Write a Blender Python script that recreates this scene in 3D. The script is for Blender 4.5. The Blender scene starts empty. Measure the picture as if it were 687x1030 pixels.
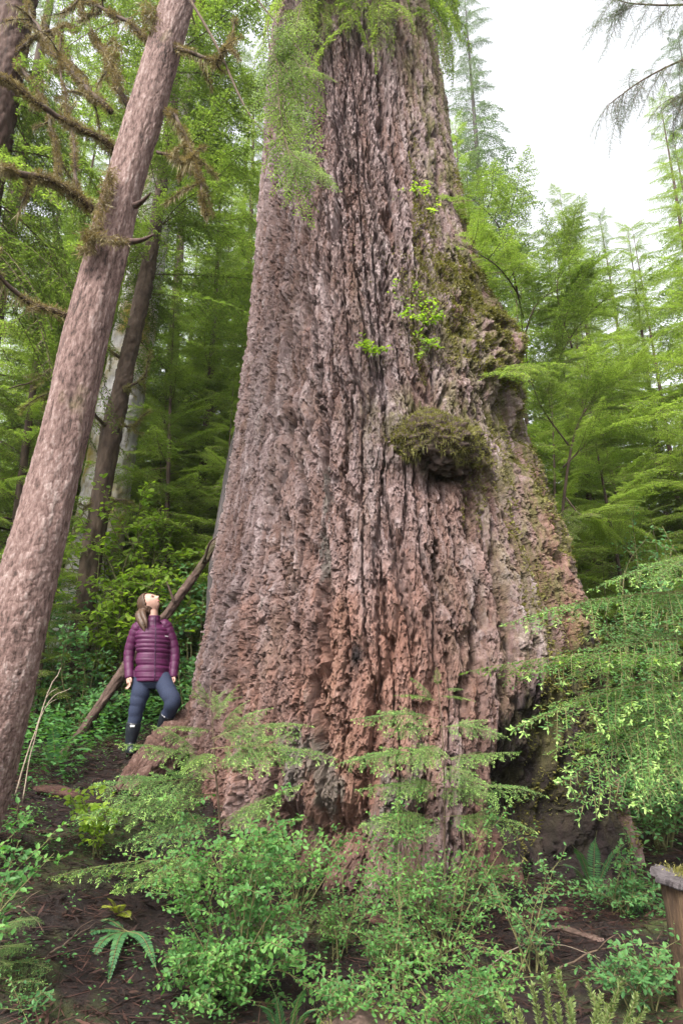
import bpy, math, random
import numpy as np
from mathutils import Vector, Matrix

random.seed(7)
RNG = np.random.default_rng(11)
scene = bpy.context.scene
COL = scene.collection
R = math.radians

# ------------------------------------------------------------------ camera model (photo pixels 687 x 1030 -> directions)
LENS, PITCH, CAMZ = 24.0, R(18.0), 1.6
F = 1030.0 * LENS / 36.0
cP, sP = math.cos(PITCH), math.sin(PITCH)

def ray(px, py):
    x = (px - 343.5) / F
    u = (515.0 - py) / F
    return np.array([x, cP - sP * u, sP + cP * u])

def at(px, py, Y):
    r = ray(px, py)
    return np.array([0, 0, CAMZ]) + r * (Y / r[1])

def pix(p):
    d = np.asarray(p, float) - np.array([0, 0, CAMZ])
    zc = d[1] * cP + d[2] * sP
    uc = -d[1] * sP + d[2] * cP
    return 343.5 + F * d[0] / zc, 515 - F * uc / zc

# ------------------------------------------------------------------ noise
def _hash(*a):
    h = np.full(np.shape(a[0]), 2166136261, np.uint32)
    with np.errstate(over='ignore'):
        for i in a:
            h = (h ^ np.asarray(i).astype(np.int64).astype(np.uint32)) * np.uint32(16777619)
            h ^= h >> np.uint32(15)
            h = h * np.uint32(2246822519)
            h ^= h >> np.uint32(13)
    return h.astype(np.float64) / 4294967296.0

def vnoise(x, y, z=None, seed=0):
    if z is None:
        z = np.zeros_like(x)
    xi, yi, zi = np.floor(x), np.floor(y), np.floor(z)
    fx, fy, fz = x - xi, y - yi, z - zi
    s = lambda t: t * t * t * (t * (t * 6 - 15) + 10)
    fx, fy, fz = s(fx), s(fy), s(fz)
    out = 0
    for dx in (0, 1):
        wx = fx if dx else 1 - fx
        for dy in (0, 1):
            wy = fy if dy else 1 - fy
            for dz in (0, 1):
                wz = fz if dz else 1 - fz
                out = out + wx * wy * wz * _hash(xi + dx, yi + dy, zi + dz, np.full_like(xi, seed))
    return out * 2 - 1

def fbm(x, y, z=None, seed=0, oct=4):
    a, f, o = 0.5, 1.0, 0
    for i in range(oct):
        o = o + a * vnoise(x * f, y * f, None if z is None else z * f, seed + i * 17)
        a *= 0.5
        f *= 2.03
    return o

def voronoi(u, v, nper=None, seed=0, jit=0.9, local=False):
    """distance to the nearest cell border and the cell's random value"""
    ui, vi = np.floor(u), np.floor(v)
    d1 = np.full(u.shape, 9.0); d2 = np.full(u.shape, 9.0); idv = np.zeros(u.shape); lu = np.zeros(u.shape); lv = np.zeros(u.shape)
    for du in (-1, 0, 1):
        for dv in (-1, 0, 1):
            cu, cv = ui + du, vi + dv
            hu = cu if nper is None else np.mod(cu, nper)
            px = cu + 0.5 + jit * (_hash(hu, cv, np.full_like(cu, seed)) - 0.5)
            py = cv + 0.5 + jit * (_hash(hu, cv, np.full_like(cu, seed + 7)) - 0.5)
            d = np.hypot(u - px, v - py)
            r = _hash(hu, cv, np.full_like(cu, seed + 13))
            closer = d < d1
            d2 = np.where(closer, d1, np.minimum(d2, d))
            idv = np.where(closer, r, idv)
            if local:
                lu = np.where(closer, u - px, lu); lv = np.where(closer, v - py, lv)
            d1 = np.where(closer, d, d1)
    return (d2 - d1, idv, lu, lv) if local else (d2 - d1, idv)

def sstep(a, b, x):
    t = np.clip((x - a) / (b - a), 0, 1)
    return t * t * (3 - 2 * t)

# ------------------------------------------------------------------ materials
def new_mat(name):
    m = bpy.data.materials.new(name)
    m.use_nodes = True
    nt = m.node_tree
    for n in list(nt.nodes):
        nt.nodes.remove(n)
    out = nt.nodes.new('ShaderNodeOutputMaterial')
    return m, nt, out

def ramp(nt, stops, fac):
    n = nt.nodes.new('ShaderNodeValToRGB')
    cr = n.color_ramp
    while len(cr.elements) < len(stops):
        cr.elements.new(0.5)
    for e, (p, c) in zip(cr.elements, stops):
        e.position = p
        e.color = (*c, 1)
    nt.links.new(fac, n.inputs[0])
    return n.outputs[0]

def noise_node(nt, scale, detail=4, vec=None, rough=0.6):
    n = nt.nodes.new('ShaderNodeTexNoise')
    n.inputs['Scale'].default_value = scale
    n.inputs['Detail'].default_value = detail
    n.inputs['Roughness'].default_value = rough
    if vec is not None:
        nt.links.new(vec, n.inputs['Vector'])
    return n.outputs[0]

def mixc(nt, fac, a, b, mode='MIX'):
    n = nt.nodes.new('ShaderNodeMix')
    n.data_type = 'RGBA'
    n.blend_type = mode
    for sock, v in ((n.inputs[0], fac), (n.inputs[6], a), (n.inputs[7], b)):
        if isinstance(v, (int, float)):
            sock.default_value = v
        elif isinstance(v, tuple):
            sock.default_value = (*v, 1)
        else:
            nt.links.new(v, sock)
    return n.outputs[2]

def objvec(nt, sx=1, sy=1, sz=1):
    t = nt.nodes.new('ShaderNodeTexCoord')
    m = nt.nodes.new('ShaderNodeMapping')
    m.inputs['Scale'].default_value = (sx, sy, sz)
    nt.links.new(t.outputs['Object'], m.inputs['Vector'])
    return m.outputs[0]

def attr(nt, name):
    n = nt.nodes.new('ShaderNodeAttribute')
    n.attribute_name = name
    return n.outputs['Fac']

def finish(nt, out, col, rough=0.8, bump=None, bstr=0.4, bdist=0.01, spec=0.3):
    p = nt.nodes.new('ShaderNodeBsdfPrincipled')
    if isinstance(col, tuple):
        p.inputs['Base Color'].default_value = (*col, 1)
    else:
        nt.links.new(col, p.inputs['Base Color'])
    p.inputs['Roughness'].default_value = rough
    p.inputs['Specular IOR Level'].default_value = spec
    if bump is not None:
        b = nt.nodes.new('ShaderNodeBump')
        b.inputs['Strength'].default_value = bstr
        b.inputs['Distance'].default_value = bdist
        nt.links.new(bump, b.inputs['Height'])
        nt.links.new(b.outputs[0], p.inputs['Normal'])
    nt.links.new(p.outputs[0], out.inputs[0])
    return p

def leaf_mat(name, c_dark, c_mid, c_light, trans=0.45, tcol=None, rough=0.5, clump=1.6):
    """leaf colours vary leaf by leaf and in soft clumps; part of the light comes through the blade"""
    m, nt, out = new_mat(name)
    g = nt.nodes.new('ShaderNodeNewGeometry')
    nz = noise_node(nt, clump, 2, g.outputs['Position'])
    mth = nt.nodes.new('ShaderNodeMath'); mth.operation = 'MULTIPLY_ADD'
    nt.links.new(g.outputs['Random Per Island'], mth.inputs[0])
    mth.inputs[1].default_value = 0.45
    ms = nt.nodes.new('ShaderNodeMath'); ms.operation = 'MULTIPLY_ADD'
    nt.links.new(nz, ms.inputs[0]); ms.inputs[1].default_value = 1.3; ms.inputs[2].default_value = -0.38
    nt.links.new(ms.outputs[0], mth.inputs[2])
    col = ramp(nt, [(0.12, c_dark), (0.5, c_mid), (0.92, c_light)], mth.outputs[0])
    p = nt.nodes.new('ShaderNodeBsdfPrincipled')
    nt.links.new(col, p.inputs['Base Color'])
    p.inputs['Roughness'].default_value = rough
    p.inputs['Specular IOR Level'].default_value = 0.25
    t = nt.nodes.new('ShaderNodeBsdfTranslucent')
    tc = mixc(nt, 1.0, col, tcol or (1.5, 1.6, 0.7), 'MULTIPLY')
    nt.links.new(tc, t.inputs[0])
    mx = nt.nodes.new('ShaderNodeMixShader')
    mx.inputs[0].default_value = trans
    nt.links.new(p.outputs[0], mx.inputs[1]); nt.links.new(t.outputs[0], mx.inputs[2])
    nt.links.new(mx.outputs[0], out.inputs[0])
    return m

def bark_mat(name, stops, sx=6, sz=2, moss=None, bstr=0.6, bdist=0.012, moss_amt=0.5, plates=0.0):
    m, nt, out = new_mat(name)
    v = objvec(nt, sx, sx, sz)
    n1 = noise_node(nt, 1.0, 6, v, 0.7)
    if plates:
        a_ = nt.nodes.new('ShaderNodeMath'); a_.operation = 'MULTIPLY_ADD'
        nt.links.new(attr(nt, 'plate'), a_.inputs[0]); a_.inputs[1].default_value = plates
        b_ = nt.nodes.new('ShaderNodeMath'); b_.operation = 'MULTIPLY_ADD'
        big = noise_node(nt, 1.7, 4, objvec(nt, 1, 1, 0.6))
        nt.links.new(big, b_.inputs[0]); b_.inputs[1].default_value = 0.5; b_.inputs[2].default_value = -0.25 - plates * 0.5
        c_ = nt.nodes.new('ShaderNodeMath'); c_.operation = 'ADD'
        nt.links.new(n1, c_.inputs[0]); nt.links.new(b_.outputs[0], c_.inputs[1])
        nt.links.new(c_.outputs[0], a_.inputs[2])
        n1 = a_.outputs[0]
    col = ramp(nt, stops, n1)
    if moss:
        n2 = noise_node(nt, 1.1, 5, objvec(nt, 1, 1, 0.7))
        f = ramp(nt, [(moss_amt, (0, 0, 0)), (moss_amt + 0.13, (1, 1, 1))], n2)
        col = mixc(nt, f, col, moss)
    finish(nt, out, col, 0.88, noise_node(nt, 4.0, 6, v, 0.75), bstr, bdist)
    return m

M = {}
def giant_bark():
    m, nt, out = new_mat('giant_bark')
    v = objvec(nt, 1, 1, 0.3)
    vf = objvec(nt, 1, 1, 0.55)
    base = ramp(nt, [(0.28, (0.075, 0.05, 0.046)), (0.43, (0.175, 0.122, 0.117)), (0.54, (0.285, 0.215, 0.21)), (0.7, (0.5, 0.435, 0.43))],
                noise_node(nt, 13, 9, v, 0.8))
    # old outer plates weather grey, the flakes between them stay red-brown
    plate = attr(nt, 'plate')
    red = ramp(nt, [(0.3, (0.07, 0.037, 0.03)), (0.5, (0.15, 0.086, 0.07)), (0.72, (0.26, 0.165, 0.14))], noise_node(nt, 14, 6, vf, 0.7))
    col = mixc(nt, plate, red, base)
    fresh = ramp(nt, [(0.3, (0.1, 0.044, 0.03)), (0.5, (0.22, 0.105, 0.072)), (0.75, (0.36, 0.215, 0.162))], noise_node(nt, 11, 6, vf, 0.7))
    col = mixc(nt, attr(nt, 'fresh'), col, fresh)
    grey = ramp(nt, [(0.3, (0.07, 0.062, 0.053)), (0.7, (0.2, 0.185, 0.163))], noise_node(nt, 12, 6, vf, 0.7))
    col = mixc(nt, attr(nt, 'grey'), col, grey)
    rot = ramp(nt, [(0.3, (0.006, 0.004, 0.004)), (0.7, (0.032, 0.019, 0.019))], noise_node(nt, 10, 5, vf))  # dark rotted wood, with shade of hollow, recess and burl underside painted in
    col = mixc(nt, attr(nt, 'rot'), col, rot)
    ms = ramp(nt, [(0.3, (0.055, 0.05, 0.018)), (0.7, (0.16, 0.145, 0.05))], noise_node(nt, 25, 4, vf))
    mf = nt.nodes.new('ShaderNodeMath'); mf.operation = 'MULTIPLY'
    nt.links.new(attr(nt, 'mossy'), mf.inputs[0])
    nt.links.new(ramp(nt, [(0.42, (0, 0, 0)), (0.58, (1, 1, 1))], noise_node(nt, 6, 6, v, 0.7)), mf.inputs[1])
    col = mixc(nt, mf.outputs[0], col, ms)
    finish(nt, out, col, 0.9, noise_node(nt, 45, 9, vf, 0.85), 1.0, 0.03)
    return m
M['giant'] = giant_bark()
M['pink_bark'] = bark_mat('pink_scaly_bark', [(0.28, (0.04, 0.025, 0.021)), (0.42, (0.13, 0.078, 0.067)), (0.58, (0.205, 0.136, 0.12)), (0.82, (0.37, 0.295, 0.27))], 46, 13, (0.115, 0.105, 0.035), 0.9, 0.012, 0.6, plates=0.2)
M['dark_bark'] = bark_mat('dark_bark', [(0.3, (0.03, 0.02, 0.014)), (0.55, (0.075, 0.05, 0.035)), (0.8, (0.13, 0.095, 0.075))], 14, 4, (0.05, 0.06, 0.018), moss_amt=0.6)
M['red_bark'] = bark_mat('red_brown_bark', [(0.3, (0.03, 0.017, 0.014)), (0.55, (0.075, 0.043, 0.034)), (0.8, (0.13, 0.085, 0.07))], 14, 4)
M['pale_bark'] = bark_mat('pale_bark', [(0.3, (0.25, 0.22, 0.21)), (0.48, (0.46, 0.43, 0.42)), (0.7, (0.66, 0.64, 0.63))], 9, 3.5, (0.3, 0.23, 0.055), moss_amt=0.48)
M['grey_bark'] = bark_mat('grey_bark', [(0.3, (0.03, 0.025, 0.024)), (0.55, (0.07, 0.06, 0.058)), (0.8, (0.14, 0.125, 0.12))], 9, 2)
M['burl'] = bark_mat('burl_bark', [(0.3, (0.02, 0.013, 0.01)), (0.55, (0.06, 0.04, 0.032)), (0.8, (0.13, 0.09, 0.075))], 9, 5)
M['root'] = bark_mat('root_bark', [(0.3, (0.035, 0.018, 0.014)), (0.5, (0.095, 0.05, 0.038)), (0.75, (0.22, 0.145, 0.12))], 16, 8, (0.05, 0.055, 0.016), 0.9, 0.03, 0.56)
M['log'] = bark_mat('rotting_log_bark', [(0.3, (0.03, 0.018, 0.013)), (0.55, (0.08, 0.05, 0.039)), (0.8, (0.17, 0.115, 0.1))], 12, 12, (0.05, 0.06, 0.017), moss_amt=0.56)
M['twig'] = bark_mat('twig', [(0.3, (0.05, 0.033, 0.022)), (0.7, (0.13, 0.09, 0.06))], 20, 20)
M['greentwig'] = bark_mat('green_twig', [(0.3, (0.08, 0.085, 0.03)), (0.7, (0.16, 0.14, 0.06))], 20, 20)
M['palestick'] = bark_mat('pale_dead_stick', [(0.3, (0.16, 0.12, 0.085)), (0.7, (0.33, 0.27, 0.21))], 25, 25)
M['wood'] = bark_mat('weathered_wood', [(0.3, (0.02, 0.012, 0.008)), (0.5, (0.06, 0.036, 0.021)), (0.72, (0.16, 0.1, 0.055))], 22, 2.5, (0.045, 0.05, 0.016), 0.9, 0.02, 0.54)
M['greywood'] = bark_mat('grey_weathered_wood', [(0.3, (0.03, 0.025, 0.025)), (0.55, (0.085, 0.072, 0.074)), (0.8, (0.19, 0.17, 0.175))], 6, 26, (0.13, 0.14, 0.03), moss_amt=0.6)
M['redwood'] = bark_mat('red_rotten_wood', [(0.3, (0.022, 0.011, 0.009)), (0.55, (0.065, 0.03, 0.022)), (0.8, (0.15, 0.08, 0.06))], 14, 22, bstr=1.0, bdist=0.02)

M['hem_bg'] = leaf_mat('hemlock_needles', (0.07, 0.11, 0.027), (0.145, 0.215, 0.05), (0.24, 0.31, 0.075), 0.58, clump=0.7)
M['hem_dark'] = leaf_mat('old_hemlock_needles', (0.058, 0.09, 0.027), (0.115, 0.17, 0.046), (0.185, 0.245, 0.065), 0.55, clump=0.8)
M['hem_light'] = leaf_mat('young_hemlock_needles', (0.085, 0.135, 0.032), (0.158, 0.228, 0.058), (0.26, 0.335, 0.09), 0.58, clump=0.9)
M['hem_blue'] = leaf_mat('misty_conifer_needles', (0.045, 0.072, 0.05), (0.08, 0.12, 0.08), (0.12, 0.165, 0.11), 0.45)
M['hem_fg'] = leaf_mat('hemlock_shoots', (0.04, 0.1, 0.03), (0.085, 0.185, 0.05), (0.16, 0.28, 0.075), 0.4, clump=4)
M['hem_deep'] = leaf_mat('deep_hemlock_shoots', (0.032, 0.085, 0.035), (0.065, 0.155, 0.06), (0.13, 0.25, 0.085), 0.42, clump=3)
M['hem_hang'] = leaf_mat('hanging_hemlock_shoots', (0.1, 0.17, 0.03), (0.19, 0.29, 0.055), (0.3, 0.4, 0.09), 0.6, clump=3)
M['newtip'] = leaf_mat('fresh_hemlock_tips', (0.17, 0.29, 0.085), (0.27, 0.4, 0.12), (0.4, 0.5, 0.19), 0.4, clump=4)
M['huckle'] = leaf_mat('huckleberry_leaf', (0.036, 0.105, 0.026), (0.07, 0.18, 0.042), (0.15, 0.29, 0.065), 0.42, (1.2, 1.5, 0.6), clump=4)
M['maple'] = leaf_mat('maple_leaf', (0.1, 0.175, 0.022), (0.2, 0.31, 0.036), (0.32, 0.42, 0.06), 0.6, clump=2)
M['broad'] = leaf_mat('broad_leaf', (0.035, 0.1, 0.035), (0.065, 0.165, 0.05), (0.12, 0.25, 0.07), 0.4, clump=3)
M['fern'] = leaf_mat('fern_leaf', (0.028, 0.085, 0.035), (0.05, 0.135, 0.055), (0.1, 0.2, 0.065), 0.35, clump=5)
M['yfern'] = leaf_mat('yellow_fern_leaf', (0.11, 0.14, 0.02), (0.2, 0.23, 0.03), (0.3, 0.31, 0.05), 0.45, clump=5)
M['clubmoss'] = leaf_mat('soft_shoot', (0.09, 0.13, 0.045), (0.16, 0.21, 0.075), (0.26, 0.31, 0.12), 0.4, clump=5)
M['moss'] = leaf_mat('moss', (0.065, 0.06, 0.016), (0.14, 0.13, 0.034), (0.25, 0.235, 0.065), 0.25, clump=7)
M['drymoss'] = leaf_mat('dry_hanging_moss', (0.09, 0.07, 0.026), (0.175, 0.14, 0.058), (0.3, 0.25, 0.115), 0.3, (1.2, 1.1, 0.8), clump=6)
M['litter'] = leaf_mat('needle_litter', (0.009, 0.005, 0.004), (0.027, 0.012, 0.009), (0.085, 0.04, 0.03), 0.1, (1, 1, 1), rough=0.75, clump=2.5)

def ground_mat():
    m, nt, out = new_mat('forest_soil')
    v = objvec(nt)
    c = ramp(nt, [(0.3, (0.005, 0.003, 0.0025)), (0.5, (0.013, 0.007, 0.006)), (0.75, (0.034, 0.017, 0.013))], noise_node(nt, 14, 8, v, 0.75))
    f = ramp(nt, [(0.5, (0, 0, 0)), (0.62, (1, 1, 1))], noise_node(nt, 0.9, 6, v))
    c2 = ramp(nt, [(0.35, (0.02, 0.028, 0.009)), (0.7, (0.065, 0.075, 0.02))], noise_node(nt, 20, 5, v))
    col = mixc(nt, f, c, c2)
    finish(nt, out, col, 0.92, noise_node(nt, 30, 6, v, 0.75), 0.9, 0.03)
    return m
M['soil'] = ground_mat()

def plain(name, col, rough=0.6, spec=0.3, scale=60, bd=0.002, var=0.25):
    m, nt, out = new_mat(name)
    n = noise_node(nt, scale, 4, objvec(nt))
    a = tuple(c * (1 - var) for c in col); b = tuple(c * (1 + var) for c in col)
    finish(nt, out, ramp(nt, [(0.3, a), (0.7, b)], n), rough, n, 0.3, bd, spec)
    return m
M['skin'] = plain('skin', (0.37, 0.215, 0.165), 0.55, 0.35, 40, 0.001, 0.08)
M['jacket'] = plain('plum_nylon', (0.056, 0.006, 0.036), 0.55, 0.3, 30, 0.004, 0.25)
M['zip'] = plain('dark_zip', (0.035, 0.008, 0.03), 0.4)
M['jeans'] = plain('navy_denim', (0.02, 0.026, 0.05), 0.8, 0.2, 120, 0.002, 0.3)
M['boot'] = plain('black_rubber', (0.012, 0.014, 0.02), 0.3, 0.5)
M['label'] = plain('white_label', (0.7, 0.68, 0.66), 0.6)
M['lip'] = plain('lip', (0.42, 0.16, 0.14), 0.45)
M['eye'] = plain('dark_eye', (0.03, 0.02, 0.018), 0.3)
def hair_mat():
    m, nt, out = new_mat('brown_hair')
    n = noise_node(nt, 1, 4, objvec(nt, 130, 130, 14))
    finish(nt, out, ramp(nt, [(0.3, (0.025, 0.013, 0.008)), (0.7, (0.1, 0.055, 0.033))], n), 0.5, n, 0.6, 0.004)
    return m
M['hair'] = hair_mat()

# ------------------------------------------------------------------ mesh helpers
class MB:
    def __init__(self):
        self.V = []; self.F = []; self.n = 0
    def add(self, V, Fc, mi=0):
        if len(V) == 0: return
        self.V.append(np.asarray(V, np.float32)); self.F.append((np.asarray(Fc, np.int64) + self.n, mi)); self.n += len(V)
    def tube(self, pts, rad, seg=8, mi=0, cap=True):
        V, Q = tube(pts, rad, seg, cap)
        self.add(V, Q, mi)
    def mesh(self, name, mats, smooth=True, attrs=None):
        me = bpy.data.meshes.new(name)
        V = np.concatenate(self.V)
        me.vertices.add(len(V)); me.vertices.foreach_set('co', V.ravel())
        idx = np.concatenate([f.ravel() for f, _ in self.F]).astype(np.int32)
        tot = np.concatenate([np.full(len(f), f.shape[1]) for f, _ in self.F])
        mi = np.concatenate([np.full(len(f), m) for f, m in self.F]).astype(np.int32)
        st = np.concatenate([[0], np.cumsum(tot)[:-1]]).astype(np.int32)
        me.loops.add(len(idx)); me.loops.foreach_set('vertex_index', idx)
        me.polygons.add(len(tot)); me.polygons.foreach_set('loop_start', st)
        me.polygons.foreach_set('material_index', mi)
        me.polygons.foreach_set('use_smooth', np.full(len(tot), smooth))
        for m in mats: me.materials.append(m)
        if attrs:
            for k, a in attrs.items():
                at_ = me.attributes.new(k, 'FLOAT', 'POINT')
                at_.data.foreach_set('value', np.asarray(a, np.float32).ravel())
        me.update(calc_edges=True)
        return me
    def obj(self, name, mats, parent=None, smooth=True, attrs=None):
        return link(self.mesh(name, mats, smooth, attrs), name, parent)

def link(me, name, parent=None):
    o = bpy.data.objects.new(name, me)
    COL.objects.link(o)
    if parent is not None:
        o.parent = parent
        o.matrix_parent_inverse = Matrix.Identity(4)
    return o

def thing(name, label, cat, loc=(0, 0, 0), group=None):
    o = bpy.data.objects.new(name, None)
    o.empty_display_size = 0.2
    COL.objects.link(o)
    o.location = tuple(float(v) for v in loc)
    o['label'] = label; o['category'] = cat
    if group: o['group'] = group
    return o

def tag(o, label, cat, group=None, kind=None):
    if kind: o['kind'] = kind
    if label: o['label'] = label
    if cat: o['category'] = cat
    if group: o['group'] = group
    return o

def unit(v):
    v = np.asarray(v, float)
    return v / (np.linalg.norm(v, axis=-1, keepdims=True) + 1e-12)

def frames(pts):
    pts = np.asarray(pts, float)
    t = unit(np.gradient(pts, axis=0))
    u = np.zeros_like(t)
    a = np.array([1.0, 0, 0]) if abs(t[0][0]) < 0.8 else np.array([0, 1.0, 0])
    u[0] = unit(a - t[0] * np.dot(a, t[0]))
    for i in range(1, len(pts)):
        w = u[i - 1] - t[i] * np.dot(u[i - 1], t[i])
        u[i] = unit(w)
    return t, u, np.cross(t, u)

def tube(pts, rad, seg=8, cap=True, squash=None):
    pts = np.asarray(pts, float); n = len(pts)
    rad = np.broadcast_to(np.asarray(rad, float), (n,))
    t, u, v = frames(pts)
    a = np.arange(seg) * 2 * math.pi / seg
    V = pts[:, None] + rad[:, None, None] * (np.cos(a)[None, :, None] * u[:, None] + np.sin(a)[None, :, None] * v[:, None])
    V = V.reshape(-1, 3)
    i = np.arange(n - 1)[:, None] * seg; j = np.arange(seg)[None]; k = (j + 1) % seg
    Q = np.stack([i + j, i + k, i + seg + k, i + seg + j], -1).reshape(-1, 4)
    if cap:
        V = np.vstack([V, pts[:1] - t[:1] * rad[0] * 0.3, pts[-1:] + t[-1:] * rad[-1] * 0.3])
        c0, c1 = n * seg, n * seg + 1
        j = j[0]; k = k[0]; b = (n - 1) * seg
        # cap fans written as quads with a shared centre (seg is even)
        e = np.arange(0, seg, 2)
        Q = np.vstack([Q, np.stack([np.full(len(e), c0), (e + 2) % seg, (e + 1) % seg, e], -1),
                       np.stack([np.full(len(e), c1), b + e, b + (e + 1) % seg, b + (e + 2) % seg], -1)])
    return V, Q

def curve(pts, n=16):
    """Catmull-Rom through the points"""
    p = np.asarray(pts, float)
    if len(p) == 2:
        return p[0] + (p[1] - p[0]) * np.linspace(0, 1, n)[:, None]
    q = np.vstack([2 * p[0] - p[1], p, 2 * p[-1] - p[-2]])
    s = np.linspace(0, len(p) - 1 - 1e-6, n)
    i = s.astype(int); f = (s - i)[:, None]
    a, b, c, d = q[i], q[i + 1], q[i + 2], q[i + 3]
    return 0.5 * ((2 * b) + (c - a) * f + (2 * a - 5 * b + 4 * c - d) * f ** 2 + (3 * b - a - 3 * c + d) * f ** 3)

def prisms(p0, p1, r0, r1):
    """many thin three-sided twigs at once"""
    p0 = np.asarray(p0, float); p1 = np.asarray(p1, float); n = len(p0)
    t = unit(p1 - p0)
    a = np.where(np.abs(t[:, 2:3]) < 0.9, np.array([[0, 0, 1.0]]), np.array([[1.0, 0, 0]]))
    u = unit(np.cross(t, a)); v = np.cross(t, u)
    r0 = np.broadcast_to(r0, (n,)); r1 = np.broadcast_to(r1, (n,))
    V = np.zeros((n, 6, 3))
    for k in range(3):
        d = math.cos(2.094 * k) * u + math.sin(2.094 * k) * v
        V[:, k] = p0 + d * r0[:, None]; V[:, 3 + k] = p1 + d * r1[:, None]
    q = np.array([[0, 1, 4, 3], [1, 2, 5, 4], [2, 0, 3, 5]])
    return V.reshape(-1, 3), (np.arange(n)[:, None, None] * 6 + q).reshape(-1, 4)

def blades(pos, d, nrm, L, Wd, mid=0.45):
    """rhombus leaves"""
    n = len(pos)
    L = np.broadcast_to(L, (n,))[:, None]; Wd = np.broadcast_to(Wd, (n,))[:, None]
    d = unit(d); s = unit(np.cross(d, nrm)) * Wd * 0.5
    m = pos + d * L * mid
    V = np.stack([pos, m + s, pos + d * L, m - s], 1).reshape(-1, 3)
    return V, np.arange(n * 4).reshape(n, 4)

def oval_leaves(pos, d, nrm, L, Wd, fold=0.25):
    """oval leaves folded along the midrib: two quads each"""
    n = len(pos)
    L = np.broadcast_to(L, (n,))[:, None]; Wd = np.broadcast_to(Wd, (n,))[:, None]
    d = unit(d); s = unit(np.cross(d, nrm)); up = np.cross(s, d)
    h = up * Wd * fold * 0.5
    w = s * Wd * 0.5
    V = np.stack([pos, pos + d * L * 0.3 + w * 0.92 + h, pos + d * L * 0.7 + w * 0.8 + h, pos + d * L,
                  pos + d * L * 0.7 - w * 0.8 + h, pos + d * L * 0.3 - w * 0.92 + h], 1).reshape(-1, 3)
    q = np.array([[0, 1, 2, 3], [0, 3, 4, 5]])
    return V, (np.arange(n)[:, None, None] * 6 + q).reshape(-1, 4)

def along(p0, p1, spacing, rng, start=0.0):
    """points at even spacing along many segments: returns positions, owner index, fraction"""
    p0 = np.asarray(p0); p1 = np.asarray(p1)
    l = np.linalg.norm(p1 - p0, axis=1)
    n = np.maximum(1, (l / spacing).astype(int))
    own = np.repeat(np.arange(len(l)), n)
    k = np.arange(len(own)) - np.repeat(np.cumsum(n) - n, n)
    f = start + (1 - start) * (k + rng.uniform(0.1, 0.9, len(own))) / n[own]
    return p0[own] + (p1 - p0)[own] * f[:, None], own, f

def place(V, base, x_dir, up=(0, 0, 1), s=1.0):
    """put bough-space points (x along, z up) at base with x along x_dir"""
    x = unit(x_dir); y = unit(np.cross(up, x)); z = np.cross(x, y)
    return np.asarray(V) @ (np.stack([x, y, z]) * s) + base

# ------------------------------------------------------------------ terrain
GP = np.array([
    (0, 0, 0.0), (-2, 0, 0.1), (2, 0, 0.0), (0, 2.5, 0.02), (-2, 2.5, 0.2), (2, 2.5, 0.0), (0, 4.4, 0.16), (0, 5.5, 0.33),
    (0, 6.3, 0.62), (-1.2, 6.3, 0.74), (1.2, 6.3, 0.5), (-1.5, 5.0, 0.45), (-2.6, 5.0, 0.85), (-2.5, 6.3, 0.95), (-2.25, 7.5, 1.40),
    (-1.7, 7.3, 1.35), (-3.1, 7.6, 1.25), (-4.5, 7.5, 1.2), (-3.2, 9, 1.5), (-6, 10, 1.7), (-1.5, 11, 1.9), (0.5, 12.5, 1.7), (1.9, 4.5, 0.27), (2.1, 6.8, 0.38), (3.2, 7, 0.5),
    (3.3, 9, 0.75), (5, 6, 0.5), (6, 12, 1.3), (3, 13, 1.4), (-6, 16, 3.0), (0, 20, 3.4), (8, 20, 3.0), (-14, 20, 4.5), (16, 14, 1.5),
    (-12, 5, 1.2), (12, 3, 0.2), (-12, 40, 12), (0, 45, 12), (16, 45, 10), (45, 45, 9), (-45, 45, 16), (60, 0, 0), (-60, 0, 4), (0, -40, -3), (0, 130, 26),
    (-150, 150, 35), (150, 150, 24), (180, -100, 0), (-180, -100, 0)], float)
def _tps(r):
    return np.where(r > 1e-9, r * r * np.log(np.maximum(r, 1e-9)), 0)
def _solve():
    n = len(GP)
    K = _tps(np.hypot(GP[:, None, 0] - GP[None, :, 0], GP[:, None, 1] - GP[None, :, 1])) + np.eye(n) * 0.02
    Pm = np.c_[np.ones(n), GP[:, :2]]
    A = np.zeros((n + 3, n + 3)); A[:n, :n] = K; A[:n, n:] = Pm; A[n:, :n] = Pm.T
    return np.linalg.solve(A, np.r_[GP[:, 2], 0, 0, 0])
_GW = _solve()
def ground0(x, y):
    x = np.atleast_1d(np.asarray(x, float)); y = np.atleast_1d(np.asarray(y, float))
    z = _GW[-3] + _GW[-2] * x + _GW[-1] * y
    for w, (gx, gy, _) in zip(_GW, GP):
        z = z + w * _tps(np.hypot(x - gx, y - gy))
    return z
def ground(x, y):
    x = np.atleast_1d(np.asarray(x, float)); y = np.atleast_1d(np.asarray(y, float))
    return ground0(x, y) + 0.07 * fbm(x * 1.3, y * 1.3, seed=5) + 0.05 * fbm(x * 5, y * 5, seed=9, oct=3) * np.exp(-np.hypot(x, y - 5) / 12)
def gz(x, y):
    return float(ground(x, y)[0])

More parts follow.
